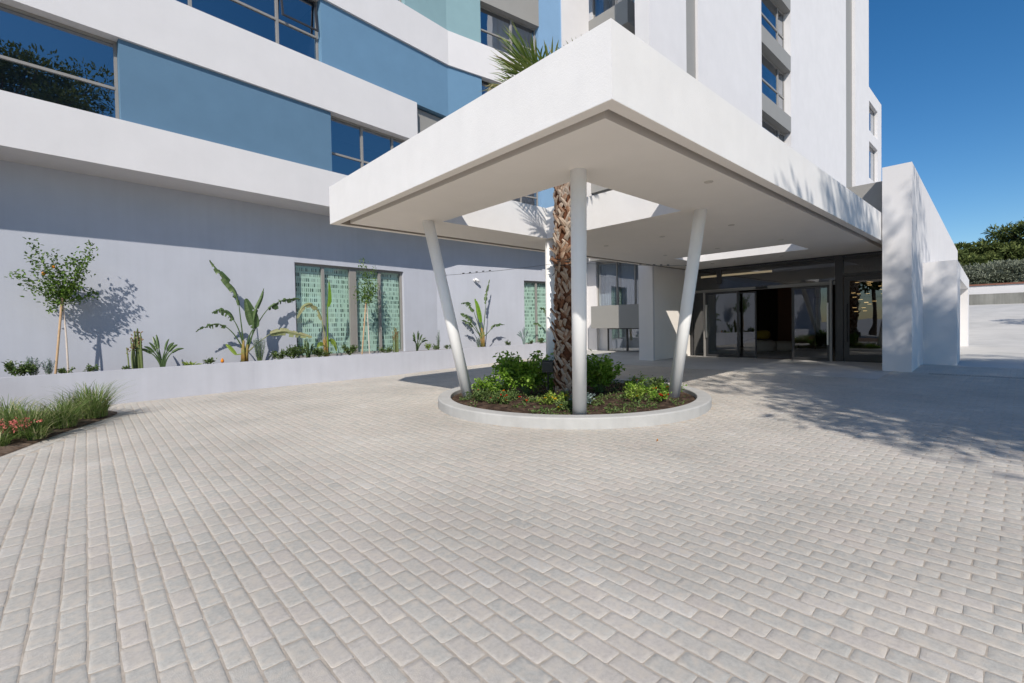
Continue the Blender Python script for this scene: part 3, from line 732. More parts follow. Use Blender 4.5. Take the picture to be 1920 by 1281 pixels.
def frond(az, el, plen, R_, dead=0, nseg=30, spread_=1.9):
    """fan leaf: petiole then narrow segments radiating in a slightly folded fan"""
    d = Vector((math.cos(az)*math.cos(el), math.sin(az)*math.cos(el), math.sin(el)))
    s = TC+Vector((math.cos(az)*.12, math.sin(az)*.12, -.05)); tipd = (d-Vector((0, 0, .12))).normalized()
    hub = s+d*plen
    side = d.cross(Vector((0, 0, 1))).normalized(); nrm = side.cross(tipd).normalized()
    m_ = MB(); m_.tube([s, s+d*plen*.5+Vector((0, 0, .03)), hub], [.022, .015, .012], 6, r=.45)
    for k in range(nseg):
        a = (k/(nseg-1)-.5)*2*spread_*.72+rng.normal(0, .02)
        dd = (tipd*math.cos(a)+side*math.sin(a)+nrm*.18*abs(math.sin(a))+nrm*rng.normal(0, .04)).normalized()
        ll = R_*(.72+.28*math.cos(a*.8))*rng.uniform(.9, 1.08); wv = side.cross(dd).cross(dd); wv = dd.cross(nrm).normalized()
        droop = Vector((0, 0, -1))*ll*rng.uniform(.02, .10)*(1+3*dead)
        rr = rng.uniform(.1, .7) if not dead else rng.uniform(.7, 1)
        w0, w1, w2 = .010, .021*R_/.9, .013
        p0, p1, p2, p3 = hub, hub+dd*ll*.45+nrm*.02, hub+dd*ll*.8+droop*.4, hub+dd*ll+droop*1.3
        f_ = nrm*.010
        m_.quad(p0-wv*w0, p1-wv*w1, p1+f_, p0, r=rr); m_.quad(p0, p1+f_, p1+wv*w1, p0+wv*w0, r=rr)
        m_.quad(p1-wv*w1, p2-wv*w2, p2+f_, p1+f_, r=rr); m_.quad(p1+f_, p2+f_, p2+wv*w2, p1+wv*w1, r=rr)
        re = min(1, rr+(.35 if rng.random() < .3 else 0))
        m_.quad(p2-wv*w2, p3, p2+f_, r=re); m_.quad(p2+f_, p3, p2+wv*w2, r=re)
    m_.build("frond", palmg, palm)
vr = math.atan2(-math.cos(yaw), math.sin(yaw))    # image right as an azimuth
frond(vr+math.pi-.25, .98, .7, 1.2, nseg=38); frond(yaw-.75, 1.02, .85, 1.2, nseg=40, spread_=1.5); frond(yaw-1.0, .85, .8, 1.05, nseg=36, spread_=1.4); frond(vr+math.pi-.5, .75, .7, 1.1); frond(vr+math.pi+.35, .70, .62, .95); frond(vr+math.pi-.1, .42, .55, .85)
frond(vr+math.pi+.05, .28, .75, .75, dead=1, spread_=.8); frond(vr+.5, .5, .5, .85); frond(vr-.5, .3, .5, .85)
frond(yaw+.3, .9, .6, 1.0); frond(yaw-.6, .55, .55, .9); frond(yaw+1.1, .5, .6, .95); frond(yaw+math.pi+.5, .6, .5, .9); frond(yaw+math.pi-.6, .45, .5, .9)
frond(yaw, 1.25, .5, 1.1)

# ------------------------------------------------------------------ plant builders
def v3(p): return np.array(p, float)
def shrubby(name, at, r, h, n, ll, lw, m, label, cat="shrub", group=None, stems=9, flowers=None, squash=1, parts=True):
    t = thing(name, at, label, cat, group); at = v3(at); Pp, Dd = [], []
    s = MB()
    for k in range(stems):
        th = rng.uniform(0, 2*math.pi); rr = r*rng.uniform(.25, .95); e = at+v3((rr*math.cos(th), rr*math.sin(th)*squash, h*rng.uniform(.55, 1)*(1-.35*(rr/r)**2)))
        mid = (at+e)/2+v3((rng.normal(0, .1*r), rng.normal(0, .1*r), .12*h))
        s.tube([at, mid, e], [.012*h/.6, .008*h/.6, .003], 5)
        for q in range(n//stems):
            u = rng.uniform(.25, 1)**.7; p = at*(1-u)**2+2*mid*u*(1-u)+e*u*u
            d = v3((math.cos(th), math.sin(th), .6))+rng.normal(0, .8, 3); p = p+rng.normal(0, .075*r+.01, 3); p[2] = max(p[2], at[2]+.015)
            Pp.append(p); Dd.append(d)
    s.build("stems", stemg, t)
    leaves("foliage", Pp, Dd, ll, lw, np.clip(rng.normal(.5, .28, len(Pp)), 0, 1), m, t)
    if flowers:
        fm, nf, fr_ = flowers; idx = rng.integers(0, len(Pp), nf); fp, fd = [], []
        for i in idx:
            c = np.array(Pp[i]); o_ = c-at; o_[2] *= .8; c = at+o_*1.08+v3((0, 0, .02)); 
            fp = [c+rng.normal(0, fr_*.15, 3) for a in range(9)]; fd = [(math.cos(a*.7), math.sin(a*.7), rng.uniform(.1, 1.1)) for a in range(9)]
            leaves("blossom", fp, fd, fr_, fr_*.7, .5, fm, t)
    return t
def tree_small(name, at, trunk, crown, label, stake=True, seed=0, nl=900):
    """citrus tree: thin trunk, wooden stake, twiggy crown; crown = list of branch ends"""
    t = thing(name, at, label, "tree", "young citrus trees in the planter"); at = v3(at); top = v3(trunk)
    b = MB(); b.tube([at, (at+top)/2+v3((.01, 0, 0)), top], [.018, .016, .013], 7); b.build("trunk", palew, t)
    s = MB(); Pp, Dd = [], []
    for e, w in crown:
        e = v3(e); mid = (top+e)/2+rng.normal(0, .05, 3)+v3((0, 0, -.03)); s.tube([top, mid, e], [.009, .006, .002], 5)
        for q in range(int(nl*w)):
            u = rng.uniform(.12, 1.03); p = top*(1-u)**2+2*mid*u*(1-u)+e*u*u; p = p+rng.normal(0, .035+.05*(1-abs(u-.5)), 3)
            d = (e-top)/np.linalg.norm(e-top)*.6+rng.normal(0, .7, 3); Pp.append(p); Dd.append(d)
    s.build("branches", stemg, t)
    leaves("foliage", Pp, Dd, .07, .040, np.clip(rng.normal(.5, .28, len(Pp)), 0, 1), citrus, t)
    return t
def F1(u, z, w=.5): return f1(u, z, w)      # planter frame near the straight wall
def G2(u, z, w=-.6): return f2(u, z, 1.1+w)
Lc = "straight"
# citrus tree 1
cr = [((.73, 3.28), .10), ((.48, 2.71), .10), ((1.62, 3.39), .11), ((1.63, 2.35), .08), ((1.0, 3.15), .12), ((1.3, 3.12), .10), ((.75, 2.95), .12), ((1.45, 2.9), .10), ((1.1, 2.75), .14), ((.8, 2.5), .08), ((1.35, 2.55), .10), ((.95, 2.05), .05), ((1.5, 3.1), .06)]
crown = [(F1(u, z, .6+rng.normal(0, .13)), w) for (u, z), w in cr]
t = tree_small("citrus_tree", F1(1.19, .62, .6), F1(1.15, 2.15, .6), crown, "young citrus tree with leafy crown at the left end of the planter", nl=1200)
b = MB()
for (u, z) in ((1.02, 2.86), (.87, 2.72)):
    b.lathe([(.001, -.03), (.02, -.024), (.03, 0), (.02, .024), (.001, .03)], tuple(F1(u, z, .5)), 10)
b.build("oranges", fruit, t, smooth=True)
b = MB(); b.tube([F1(.98, .5, .58), F1(1.14, 2.25, .57)], .021, 9)
tag(b.build("wooden_stake", wood, org=F1(.98, .62, .58)), "tan wooden stake leaning on the left citrus tree", "stake", "wooden stakes of the citrus trees")
# citrus tree 2
cr = [((8.16, 3.63), .16), ((7.85, 2.68), .12), ((8.64, 3.41), .14), ((8.76, 2.98), .12), ((8.3, 3.2), .14), ((8.5, 2.7), .12), ((8.05, 2.9), .12), ((8.2, 3.4), .08)]
crown = [(F1(u, z, .6+rng.normal(0, .11)), w) for (u, z), w in cr]
tree_small("citrus_tree", F1(8.32, .62, .6), F1(8.26, 2.25, .6), crown, "young citrus tree standing in front of the mint green window", nl=620)
b = MB(); b.tube([F1(8.02, .5, .58), F1(8.22, 2.35, .57)], .021, 9)
tag(b.build("wooden_stake", wood, org=F1(8.02, .62, .58)), "tan wooden stake of the citrus tree before the mint window", "stake", "wooden stakes of the citrus trees")

def sleaf(t, base, ctrl, blade, W, m, tears=7, tilt=0, mid_r=.5, ragged=.5, parent_name="leaf"):
    """strelitzia leaf: petiole curve base>ctrl>blade[0], then blade along polyline, torn in strips"""
    b = MB(); p0, p1, p2 = Vector(base), Vector(ctrl), Vector(blade[0])
    pts = [p0*(1-k)**2+2*p1*k*(1-k)+p2*k*k for k in np.linspace(0, 1, 9)]
    b.tube(pts, [.022-.012*k for k in np.linspace(0, 1, 9)], 7, r=mid_r)
    bl = [Vector(p) for p in blade]; ns = 28
    def cur(k):
        x = k*(len(bl)-1); i = min(int(x), len(bl)-2); f = x-i
        a = bl[max(i-1, 0)]; c = bl[i]; d = bl[i+1]; e = bl[min(i+2, len(bl)-1)]
        return .5*((2*c)+(d-a)*f+(2*a-5*c+4*d-e)*f*f+(3*c-a-3*d+e)*f**3)
    view = Vector((-e1.y, e1.x, 0))
    for sg in (-1, 1):
        gap = 0; strip_dr = 0; cut_at = sorted(rng.uniform(.1, .95, tears))
        ci = 0; tw = rng.normal(0, .25)
        prev = None
        for i in range(ns+1):
            k = i/ns; c = cur(k); tg = (cur(min(1, k+.02))-cur(max(0, k-.02))).normalized()
            sd = tg.cross(view); sd = sd.normalized() if sd.length > 1e-4 else Vector((1, 0, 0))
            sd = (sd*math.cos(tilt+tw*ragged)+view*math.sin(tilt+tw*ragged)*sg)
            w = W*(math.sin(math.pi*min(1, k*.92+.06))**.55)*(1-.45*k)
            o_ = c+sd*sg*w+view*(-.12*w); 
            o_.z -= ragged*.25*w
            mid = c+sd*sg*w*.5+view*(.05*w)
            newstrip = ci < len(cut_at) and k > cut_at[ci]
            rr = float(np.clip(.5+.3*sg*.5+rng.normal(0, .08), 0, 1))
            if prev is not None and not (newstrip and rng.random() < .9):
                b.quad(prev[0], c, mid, prev[1], r=rr); b.quad(prev[1], mid, o_, prev[2], r=rr)
            elif prev is not None:
                b.quad(prev[0], c, mid, prev[1], r=rr)
            if newstrip: ci += 1; tw = rng.normal(0, .5)
            prev = (c, mid, o_)
    b.tube([cur(k) for k in np.linspace(0, .97, 10)], [.009*(1-k)+.002 for k in np.linspace(0, 1, 10)], 5, r=mid_r)
    return b.build(parent_name, m, t)
def strelitzia(at, fn, base_u, specs, label, trunk_h=.55, trunk_r=.09, w0=.6, z0=.62, group="large bird-of-paradise plants in the planter"):
    t = thing("bird_of_paradise", at, label, "plant", group)
    b = MB()
    for k in range(7):
        u = base_u+rng.normal(0, trunk_r*.5); b.tube([fn(u, z0-.05, w0+rng.normal(0, .03)), fn(u+rng.normal(0, .03), z0+trunk_h*rng.uniform(.75, 1.1), w0+rng.normal(0, .03))], [trunk_r*.55, trunk_r*.25], 8)
    b.build("leaf_bases", stemo, t, smooth=True)
    for sp_ in specs:
        (cu, cz), pts, W, m, *rest = sp_; dw = rng.normal(0, .10); kw = rest[0] if rest else {}
        if 'dw' in kw: dw = kw.pop('dw')
        n_ = len(pts)
        sleaf(t, fn(base_u+rng.normal(0, .03), z0+trunk_h*.5, w0), fn(cu, cz, w0+dw*.6), [fn(u, z, w0+dw*(1+i*.25)) for i, (u, z) in enumerate(pts)], W, m, **kw)
    return t
strelitzia(F1(4.62, .62, .6), F1, 4.60, [
    ((4.55, 1.5), [(4.5, 2.15), (4.41, 2.53), (4.22, 2.8), (4.05, 3.02), (3.86, 3.27)], .16, strel, dict(tears=8, ragged=.9, tilt=.9)),
    ((4.72, 1.5), [(4.85, 1.55), (4.78, 1.8), (4.70, 2.05), (4.62, 2.32)], .19, strel, dict(tears=1, ragged=.1)),
    ((4.82, 1.4), [(4.80, 1.75), (4.86, 2.05), (4.98, 2.35), (5.04, 2.6)], .09, strel, dict(tears=3, ragged=.5, tilt=.8)),
    ((4.95, 1.75), [(5.28, 2.08), (5.48, 2.22), (5.75, 2.34), (6.1, 2.38), (6.18, 2.33)], .17, strel, dict(tears=14, ragged=1.3, tilt=.9)),
    ((4.50, 1.55), [(4.35, 1.76), (4.24, 1.95), (4.05, 2.02), (3.86, 1.94)], .15, strel, dict(tears=10, ragged=1.2, tilt=.7)),
    ((4.42, 1.4), [(4.19, 1.58), (4.02, 1.66), (3.8, 1.62), (3.52, 1.48)], .13, strel, dict(tears=9, ragged=1.1, tilt=.7)),
    ((4.85, 1.15), [(5.15, 1.38), (5.45, 1.44), (5.8, 1.36), (6.18, 1.26)], .15, strely, dict(tears=5, ragged=.6, tilt=.5, dw=-.3)),
    ((4.5, .85), [(4.42, .85), (4.33, .98), (4.25, 1.08), (4.2, 1.13)], .06, lime, dict(tears=0, ragged=.1)),
], "tall bird-of-paradise plant with torn leaves spreading over the grey wall")
strelitzia(F1(6.86, .62, .6), F1, 6.85, [
    ((6.88, 1.7), [(6.90, 2.15), (6.95, 2.32), (6.95, 2.6), (6.93, 2.9)], .075, bushl, dict(tears=0, ragged=.05)),
    ((6.8, 1.5), [(6.76, 1.75), (6.62, 2.08), (6.42, 2.22), (6.18, 2.1), (6.03, 1.8)], .12, strely, dict(tears=6, ragged=.8, tilt=.7)),
    ((6.95, 1.1), [(7.0, 1.15), (7.1, 1.1), (7.2, .95), (7.24, .78)], .09, lime, dict(tears=2, ragged=.4)),
    ((6.75, 1.0), [(6.7, 1.0), (6.6, 1.05), (6.5, .95)], .08, lime, dict(tears=1)),
], "bird-of-paradise plant with a drooping yellowed leaf before the mint window", trunk_h=.6, trunk_r=.06)
strelitzia(G2(1.52, .62), lambda u, z, w: G2(u, z, w-1.2), 1.52, [
    ((1.55, 1.4), [(1.50, 1.62), (1.45, 1.95), (1.38, 2.3), (1.30, 2.55)], .15, bushl, dict(tears=1, ragged=.1)),
    ((1.66, 1.9), [(1.72, 2.35), (1.76, 2.65), (1.85, 3.0), (1.93, 3.32)], .13, strel, dict(tears=8, ragged=.9, tilt=.7)),
    ((1.3, 1.7), [(1.18, 2.05), (1.02, 2.28), (.85, 2.38), (.66, 2.36)], .13, strel, dict(tears=9, ragged=1.2, tilt=.7)),
    ((1.3, 1.4), [(1.15, 1.62), (1.0, 1.82), (.85, 1.92), (.7, 1.98)], .13, strel, dict(tears=8, ragged=1.2, tilt=.7)),
    ((1.3, 1.2), [(1.1, 1.45), (.95, 1.6), (.75, 1.68), (.6, 1.7)], .12, strel, dict(tears=8, ragged=1.2, tilt=.7)),
    ((1.8, 1.2), [(1.95, 1.36), (2.1, 1.5), (2.35, 1.54), (2.62, 1.5)], .10, strel, dict(tears=10, ragged=1.2, tilt=.8)),
], "bird-of-paradise plant with upright light green leaf below the wall spotlight", trunk_h=.75, trunk_r=.08)
strelitzia(G2(4.87, .62), lambda u, z, w: G2(u, z, w-1.2), 4.87, [
    ((4.8, 1.7), [(4.78, 1.95), (4.66, 2.12), (4.52, 2.2), (4.4, 2.18)], .13, strel, dict(tears=9, ragged=1.2, tilt=.7)),
    ((4.7, 1.3), [(4.6, 1.42), (4.5, 1.5), (4.35, 1.54), (4.2, 1.52)], .09, strel, dict(tears=7, ragged=1.2, tilt=.7)),
    ((5.1, 1.5), [(5.15, 1.6), (5.2, 1.8), (5.22, 2.05)], .07, strel, dict(tears=2)),
], "small bird-of-paradise plant before the narrow window next to the palm", trunk_h=.6, trunk_r=.05)
def dracaena(name, fn, u, z0, specs, label, m=shrub, w0=.35, W=.05, group="bird-of-paradise seedlings in the planter"):
    t = thing(name, fn(u, z0, w0), label, "plant", group)
    for (cu, cz), pts in specs:
        dw = rng.normal(0, .07)
        sleaf(t, fn(u+rng.normal(0, .02), z0, w0), fn(cu, cz, w0+dw*.5), [fn(a, c, w0+dw*(1+.3*i)) for i, (a, c) in enumerate(pts)], W, m, tears=0, ragged=.1, tilt=rng.uniform(0, .9))
def seedling(fn, u, s, label, w0=.35, m=strel):
    S_ = []
    for k in range(9):
        a = (k-4)/4+rng.normal(0, .08); ln = s*(1-.25*abs(a)); x1 = u+a*.25*s; z1 = .66+ln*.55; x2 = u+a*.55*s; z2 = .66+ln*(1-.3*abs(a))
        S_.append(((u+a*.08*s, .66+ln*.35), [(x1, z1), ((x1+x2)/2, (z1+z2)/2+.03), (x2, z2)]))
    dracaena("bird_of_paradise", fn, u, .62, S_, label, m, w0, .045*s/.75)
seedling(F1, 2.75, .80, "dark green bird-of-paradise seedling right of the pencil cactus at left")
seedling(F1, 10.03, .72, "short bird-of-paradise seedling just right of the mint window")
seedling(lambda u, z, w: G2(u, z, w-1.2), 3.36, .80, "bird-of-paradise seedling left of the narrow window", m=silver)
seedling(F1, 6.22, .55, "low agave-like seedling at the foot of the mint window", w0=.4)
def cactus(u, h, n, rad, label, w0=.3):
    t = thing("pencil_cactus", F1(u, .62, w0), label, "plant", "pencil cactus clumps in the planter")
    b = MB()
    for k in range(n):
        a = rng.uniform(0, 6.28); r = rad*math.sqrt(rng.uniform(0, 1)); x = u+r*math.cos(a); w = w0+r*math.sin(a)*.6; hh = h*rng.uniform(.5, 1)
        rr = rng.uniform(0, .6)
        b.tube([F1(x, .6, w), F1(x+rng.normal(0, .012), .62+hh*.5, w), F1(x+rng.normal(0, .025), .62+hh, w)], [.015, .014, .010], 7, r=rr)
        for q in range(4):
            z = .62+hh*rng.uniform(.7, 1); b.tube([F1(x, z, w), F1(x+rng.normal(0, .02), z+.03, w+rng.normal(0, .02))], [.011, .012], 5, r=.95)
    b.build("stems", succ, t)
cactus(2.28, 1.0, 26, .15, "clump of upright pencil cactus beside the left citrus tree shadow")
cactus(9.13, .92, 16, .10, "clump of upright pencil cactus in front of the mint window edge")
# low shrubs along the planter
for (u, r, h, n, m, ll, lab) in ((.45, .28, .38, 480, shrub, .055, "dark low shrub at the far left of the planter"),
        (1.14, .18, .2, 130, shrub, .05, "small shrub at the foot of the left citrus tree"), (1.53, .17, .2, 130, shrub, .05, "small shrub between the citrus tree and the pencil cactus"),
        (2.08, .09, .14, 60, shrub, .05, "tiny green plant touching the pencil cactus"), (3.69, .17, .24, 160, shrub, .05, "small shrub left of the tall bird-of-paradise"),
        (5.35, .28, .28, 360, shrub, .05, "low shrub in front of the shadow of the tall bird-of-paradise"),
        (5.75, .38, .46, 700, shrub, .06, "broad shrub at the left corner of the mint window"), (6.5, .32, .36, 520, shrub, .055, "shrub under the yellowed leaf by the mint window"),
        (7.45, .30, .42, 520, shrub, .055, "rounded shrub left of the second citrus tree"), (8.72, .32, .24, 320, shrub, .05, "low shrub between citrus tree and cactus at the mint window"),
        (10.5, .15, .3, 150, lime, .055, "yellow-green shrub right of the window seedling"), (10.85, .16, .26, 150, shrub, .055, "small shrub behind the left canopy column"),
        (11.4, .18, .2, 130, shrub, .05, "low shrub right of the left canopy column")):
    shrubby("shrub", tuple(F1(u, .62, .3)), r, h, n, ll, ll*.55, m, lab, group="low shrubs along the planter")
for (u, r, h, lab) in ((.35, .12, .16, "tiny shrub left of the bird-of-paradise under the spotlight"), (2.62, .16, .24, "small shrub between the spotlight plant and narrow window"),
        (3.76, .15, .22, "small shrub at the left edge of the narrow window"), (4.28, .22, .34, "shrub in the middle of the narrow window")):
    shrubby("shrub", tuple(G2(u, .62, -.8)), r, h, 170, .055, .03, shrub, lab, group="low shrubs along the planter")
def lavender(fn, u, h, r, label, n=24, w0=.3):
    t = thing("lavender", fn(u, .62, w0), label, "plant", "silvery lavender plants in the planter"); s = MB(); Pp, Dd = [], []
    for k in range(n):
        a = rng.uniform(0, 6.28); q = r*rng.uniform(.1, 1); e = fn(u+q*math.cos(a), .62+h*rng.uniform(.6, 1), w0+q*math.sin(a)*.7); b0 = fn(u+q*.3*math.cos(a), .62, w0)
        s.tube([b0, e], [.005, .002], 4)
        for j in range(16):
            p = b0.lerp(e, .25+.75*j/16); Pp.append(tuple(p)); Dd.append((rng.normal(0, .6), rng.normal(0, .6), .9))
    s.build("stems", stemg, t); leaves("foliage", Pp, Dd, .055, .010, rng.uniform(0, 1, len(Pp)), silver, t)
lavender(F1, .66, .42, .12, "silvery lavender in the dark shrub at the far left")
lavender(F1, .88, .36, .1, "silvery lavender right of the far left shrub", 16)
lavender(F1, 4.86, .72, .2, "silvery blue-grey lavender at the foot of the tall bird-of-paradise", 46)
lavender(F1, 10.95, .75, .12, "thin silvery lavender right of the mint window", 12)
lavender(lambda u, z, w: G2(u, z, -.8), 1.2, .45, .16, "silvery lavender left of the spotlight bird-of-paradise", 20)
t = thing("variegated_plant", F1(3.33, .62, .3), "low yellow-green rosette plant left of a small shrub in the planter", "plant")
a = rng.uniform(0, 6.28, 40); leaves("foliage", np.tile(v3(F1(3.33, .64, .3)), (40, 1)), np.stack([np.cos(a), np.sin(a), rng.uniform(.15, .9, 40)], 1), .2, .03, rng.uniform(.3, 1, 40), lime, t)
b = MB(); b.lathe([(.001, 0), (.03, .01), (.04, .05), (.015, .11), (.001, .12)], tuple(F1(3.98, .68, .3)), 8)
tag(b.build("orange_flower", fruit, org=F1(3.98, .62, .3), smooth=True), "single orange bloom at the planter edge left of the tall bird-of-paradise", "flower")

# planter wall with soil
pw = thing("planter_wall", (3.1, 13.05, 0), "long low grey planter wall running in front of the building", "planter")
b = MB(); o_ = [(x, y+.16) for x, y in PL]
b.prism(PL+list(reversed(o_)), -.05, .70); b.build("wall", planterw, pw)
b = MB(); b.prism([(14.44, 13.66), (14.6, 13.66), (14.6, 15.3), (14.44, 15.3)], -.05, .70); b.build("end_wall", planterw, pw)
b = MB()
for (a, c), (d, e) in zip(o_, o_[1:]): b.quad((a, c, .61), (d, e, .61), (d, e+1.9, .61), (a, c+1.9, .61))
b.build("soil", soil2, pw)

# left bed: grasses, agave and pink flowers
def clump(at, r, h, n, label, m=grass, wd=.0045, cat="grass clump", lean=.6):
    V, Fc, rv = [], [], []; at = v3(at); ns = 5
    for k in range(int(n*.72)):
        a = rng.uniform(0, 6.28); q = r*.45*math.sqrt(rng.uniform(0, 1)); p = at+v3((q*math.cos(a), q*math.sin(a), 0)); a2 = a+rng.normal(0, .5)
        d = v3((math.cos(a2), math.sin(a2), 0)); hh = h*.9*rng.uniform(.35, 1.25); ln = r*rng.uniform(.15, 1.35)*lean/.6; sd = v3((-d[1], d[0], 0)); rr = rng.uniform(0, .8) if rng.random() < .85 else 1
        base = len(V)
        for s in range(ns+1):
            t = s/ns; c = p+d*ln*t**1.8+v3((0, 0, hh*(t-.28*t**3.2))); w = wd*(1-t**1.5)+.0012
            V.append(c-sd*w); V.append(c+sd*w); rv += [rr, rr]
        for s in range(ns): i = base+2*s; Fc.append((i, i+1, i+3, i+2))
    return tag(npmesh("grass_clump", V, Fc, rv, m, org=at), label, cat, "ornamental grasses in the left bed")
for (x, y, r, h, n, lab) in ((.04, 10.85, .44, .74, 680, "tallest feathery grass clump at the right end of the bed"), (-.33, 10.1, .42, .58, 560, "wide grass clump left of the tallest one"),
        (-.66, 9.5, .42, .6, 560, "green grass clump behind the bare soil patch"), (-.95, 10.6, .42, .62, 480, "grass clump at the back of the bed near the wall"),
        (-1.4, 9.55, .4, .52, 480, "grass clump beside the pink flowers"), (-1.75, 10.2, .45, .62, 480, "grass clump at the left edge behind the agave"),
        (-1.55, 8.35, .32, .36, 300, "low grass tuft at the left picture edge"), (-2.5, 8.6, .4, .5, 300, "grass clump outside the bed's flowers at far left"), (-.2, 11.45, .38, .55, 360, "grass clump close to the planter wall")):
    clump((x, y, .04), r, h, n, lab)
t = thing("agave", (-1.75, 9.55, .05), "broad grey-green strap-leaved plant at the left edge", "plant")
for k in range(16):
    a = k*2.4; l = rng.uniform(.45, .75); d = Vector((math.cos(a), math.sin(a), 0)); p = Vector((-1.75, 9.55, .06)); sd = Vector((-d.y, d.x, 0)); h = rng.uniform(.25, .5); b = MB(); prev = None
    for s in range(7):
        q = s/6; c = p+d*l*q+Vector((0, 0, h*math.sin(q*2.1))); w = .028*(1-q)**.6+.002; cur = (c-sd*w, c+Vector((0, 0, -.008)), c+sd*w)
        if prev: b.quad(prev[0], cur[0], cur[1], prev[1], r=.4); b.quad(prev[1], cur[1], cur[2], prev[2], r=.5)
        prev = cur
    b.build("leaf", silver if k % 3 == 0 else strel, t)
t = thing("yucca", (-2.0, 11.6, .05), "spiky yellow-green yucca at the left picture edge by the planter", "plant")
a = rng.uniform(0, 6.28, 60); leaves("foliage", np.tile([-1.95, 11.75, .35], (60, 1)), np.stack([np.cos(a), np.sin(a), rng.uniform(-.1, 1.3, 60)], 1), .62, .04, rng.uniform(0, 1, 60), lime, t)
b = MB(); b.tube([(-1.95, 11.75, 0), (-1.95, 11.75, .4)], .05, 8); b.build("trunk", bark, t)
for (x, y, lab) in ((-.62, 9.22, "coral pink flowers at the front left of the bed"), (-.80, 9.42, "coral pink flower spikes beside the grass clump"), (-.95, 8.98, "bright pink flowers nearest the left picture edge")):
    t = thing("pink_flowers", (x, y, .04), lab, "flowers", "pink flowers in the left bed"); Pp, Dd = [], []; s = MB()
    for k in range(8):
        e = v3((x, y, .04))+v3((rng.normal(0, .11), rng.normal(0, .11), rng.uniform(.12, .32))); s.tube([(x, y, .03), e], [.004, .002], 4)
        for q in range(10): Pp.append(e+rng.normal(0, .02, 3)); Dd.append(rng.normal(0, 1, 3))
    s.build("stems", stemg, t); leaves("blossoms", Pp, Dd, .034, .018, .5, pink, t)
    clump((x+.05, y+.05, .04), .25, .26, 160, "low tuft of leaves under the "+lab, wd=.007)

# ring planter plants
gp, gd = [], []
while len(gp) < 5200:
    q = scatter(1, 0, 2.15)[0]
    if noise.noise(Vector((q[0]*1.7, q[1]*1.7, 9))) < -.02: continue
    hh = max(.02, .05+.16*noise.noise(Vector((q[0]*3, q[1]*3, 4))))
    gp.append((q[0], q[1], .12-.045*((q[0]-RC[0])**2+(q[1]-RC[1])**2)/5+rng.uniform(0, hh))); gd.append((rng.normal(0, 1), rng.normal(0, 1), rng.uniform(.1, 1.3)))
tag(leaves("ground_cover", gp, gd, .045, .022, np.clip(rng.normal(.5, .25, len(gp)), 0, 1), shrub), "low green ground cover spreading over the ring planter soil", "ground cover", kind='stuff')
shrubby("hibiscus_bush", (6.36, 6.58, .1), .66, .95, 2300, .085, .052, bushl, "large bright green bush left of the palm trunk in the ring planter", "bush", "large green bushes in the ring planter", 26, (wpet, 7, .05))
shrubby("hibiscus_bush", (7.52, 5.68, .1), .52, .78, 1700, .085, .052, bushl, "large bright green bush right of the front column in the ring planter", "bush", "large green bushes in the ring planter", 26)
shrubby("hibiscus_bush", (7.5, 6.7, .1), .45, .82, 900, .07, .04, shrub, "darker bush behind the palm in the ring planter", "bush", "large green bushes in the ring planter", 20)
shrubby("low_bush", (5.98, 7.42, .1), .30, .42, 560, .055, .032, bushl, "yellow-green bush beside the left column base", "bush", None, 14)
shrubby("low_bush", (6.55, 6.0, .1), .28, .45, 380, .07, .042, bushl, "leafy bush right in front of the palm base", "bush", None, 12)
shrubby("low_bush", (8.50, 5.0, .1), .32, .30, 620, .045, .024, shrub, "dark green bush left of the right column base", "bush", None, 16)
shrubby("low_bush", (6.1, 5.0, .1), .26, .25, 420, .05, .02, silver, "grey-green low bush just right of the front column", "bush", None, 12, (yel, 2, .03))
for (x, y, r, h, fm, nf, lab, mm) in ((5.38, 6.85, .22, .16, red, 3, "leafy flower patch next to the left column base", shrub), (5.45, 6.25, .22, .14, red, 9, "patch of red flowers at the ring's left front", shrub),
        (5.75, 6.5, .2, .16, orange, 5, "orange flowers in front of the large left bush", shrub), (5.95, 5.5, .24, .2, yel, 10, "yellow marigold patch left of the front column", lime), (5.72, 5.05, .15, .1, yel, 5, "golden marigold at the foot of the front column", shrub),
        (6.05, 7.0, .2, .28, orange, 5, "orange flowers behind the red patch", bushl), (7.0, 4.55, .16, .26, yel, 3, "sparse yellow-green seedling right of the front column", lime), (7.4, 4.3, .16, .18, red, 8, "red flowers at the ring's right front", bushl),
        (7.75, 4.9, .22, .24, orange, 6, "orange flowers in the right half of the ring", bushl), (8.15, 5.25, .2, .34, orange, 5, "taller orange flowers left of the dark green bush", bushl), (7.25, 4.85, .1, .08, red, 3, "tiny red flower on bare mulch right of the front column", shrub),
        (8.25, 4.55, .18, .2, red, 4, "flower patch in front of the right column", bushl), (5.75, 5.9, .12, .06, red, 3, "few red blooms on mulch left of the marigolds", shrub)):
    shrubby("flower_patch", (x, y, .1), r*1.35, h*1.15, int(420*r/.2), .045, .024, mm, lab, "flowers", "flower patches in the ring planter", 9, (fm, nf, .028))
for (x, y, rz, lab) in ((6.28, 5.92, 2.2, "black floodlight box at the left of the palm base"), (6.62, 5.42, -1.2, "black floodlight box at the front of the palm base")):
    t = thing("floodlight", (x, y, .1), lab, "light", "floodlights at the palm base"); c, s = math.cos(rz), math.sin(rz)
    q = lambda X, Y, Z: (x+X*c-Y*s, y+X*s+Y*c, Z)
    b = MB(); b.box(-.1, .1, -.06, .06, .62, .8, q); b.box(-.115, .115, -.075, -.06, .60, .83, q); b.build("housing", black, t)
    b = MB(); b.tube([(x, y, .08), (x, y, .62)], .015, 8); b.build("spike", black, t)
b = MB(); bm_ = [(.001, 0), (.11, .0), (.15, .05), (.12, .12), (.05, .16), (.001, .17)]
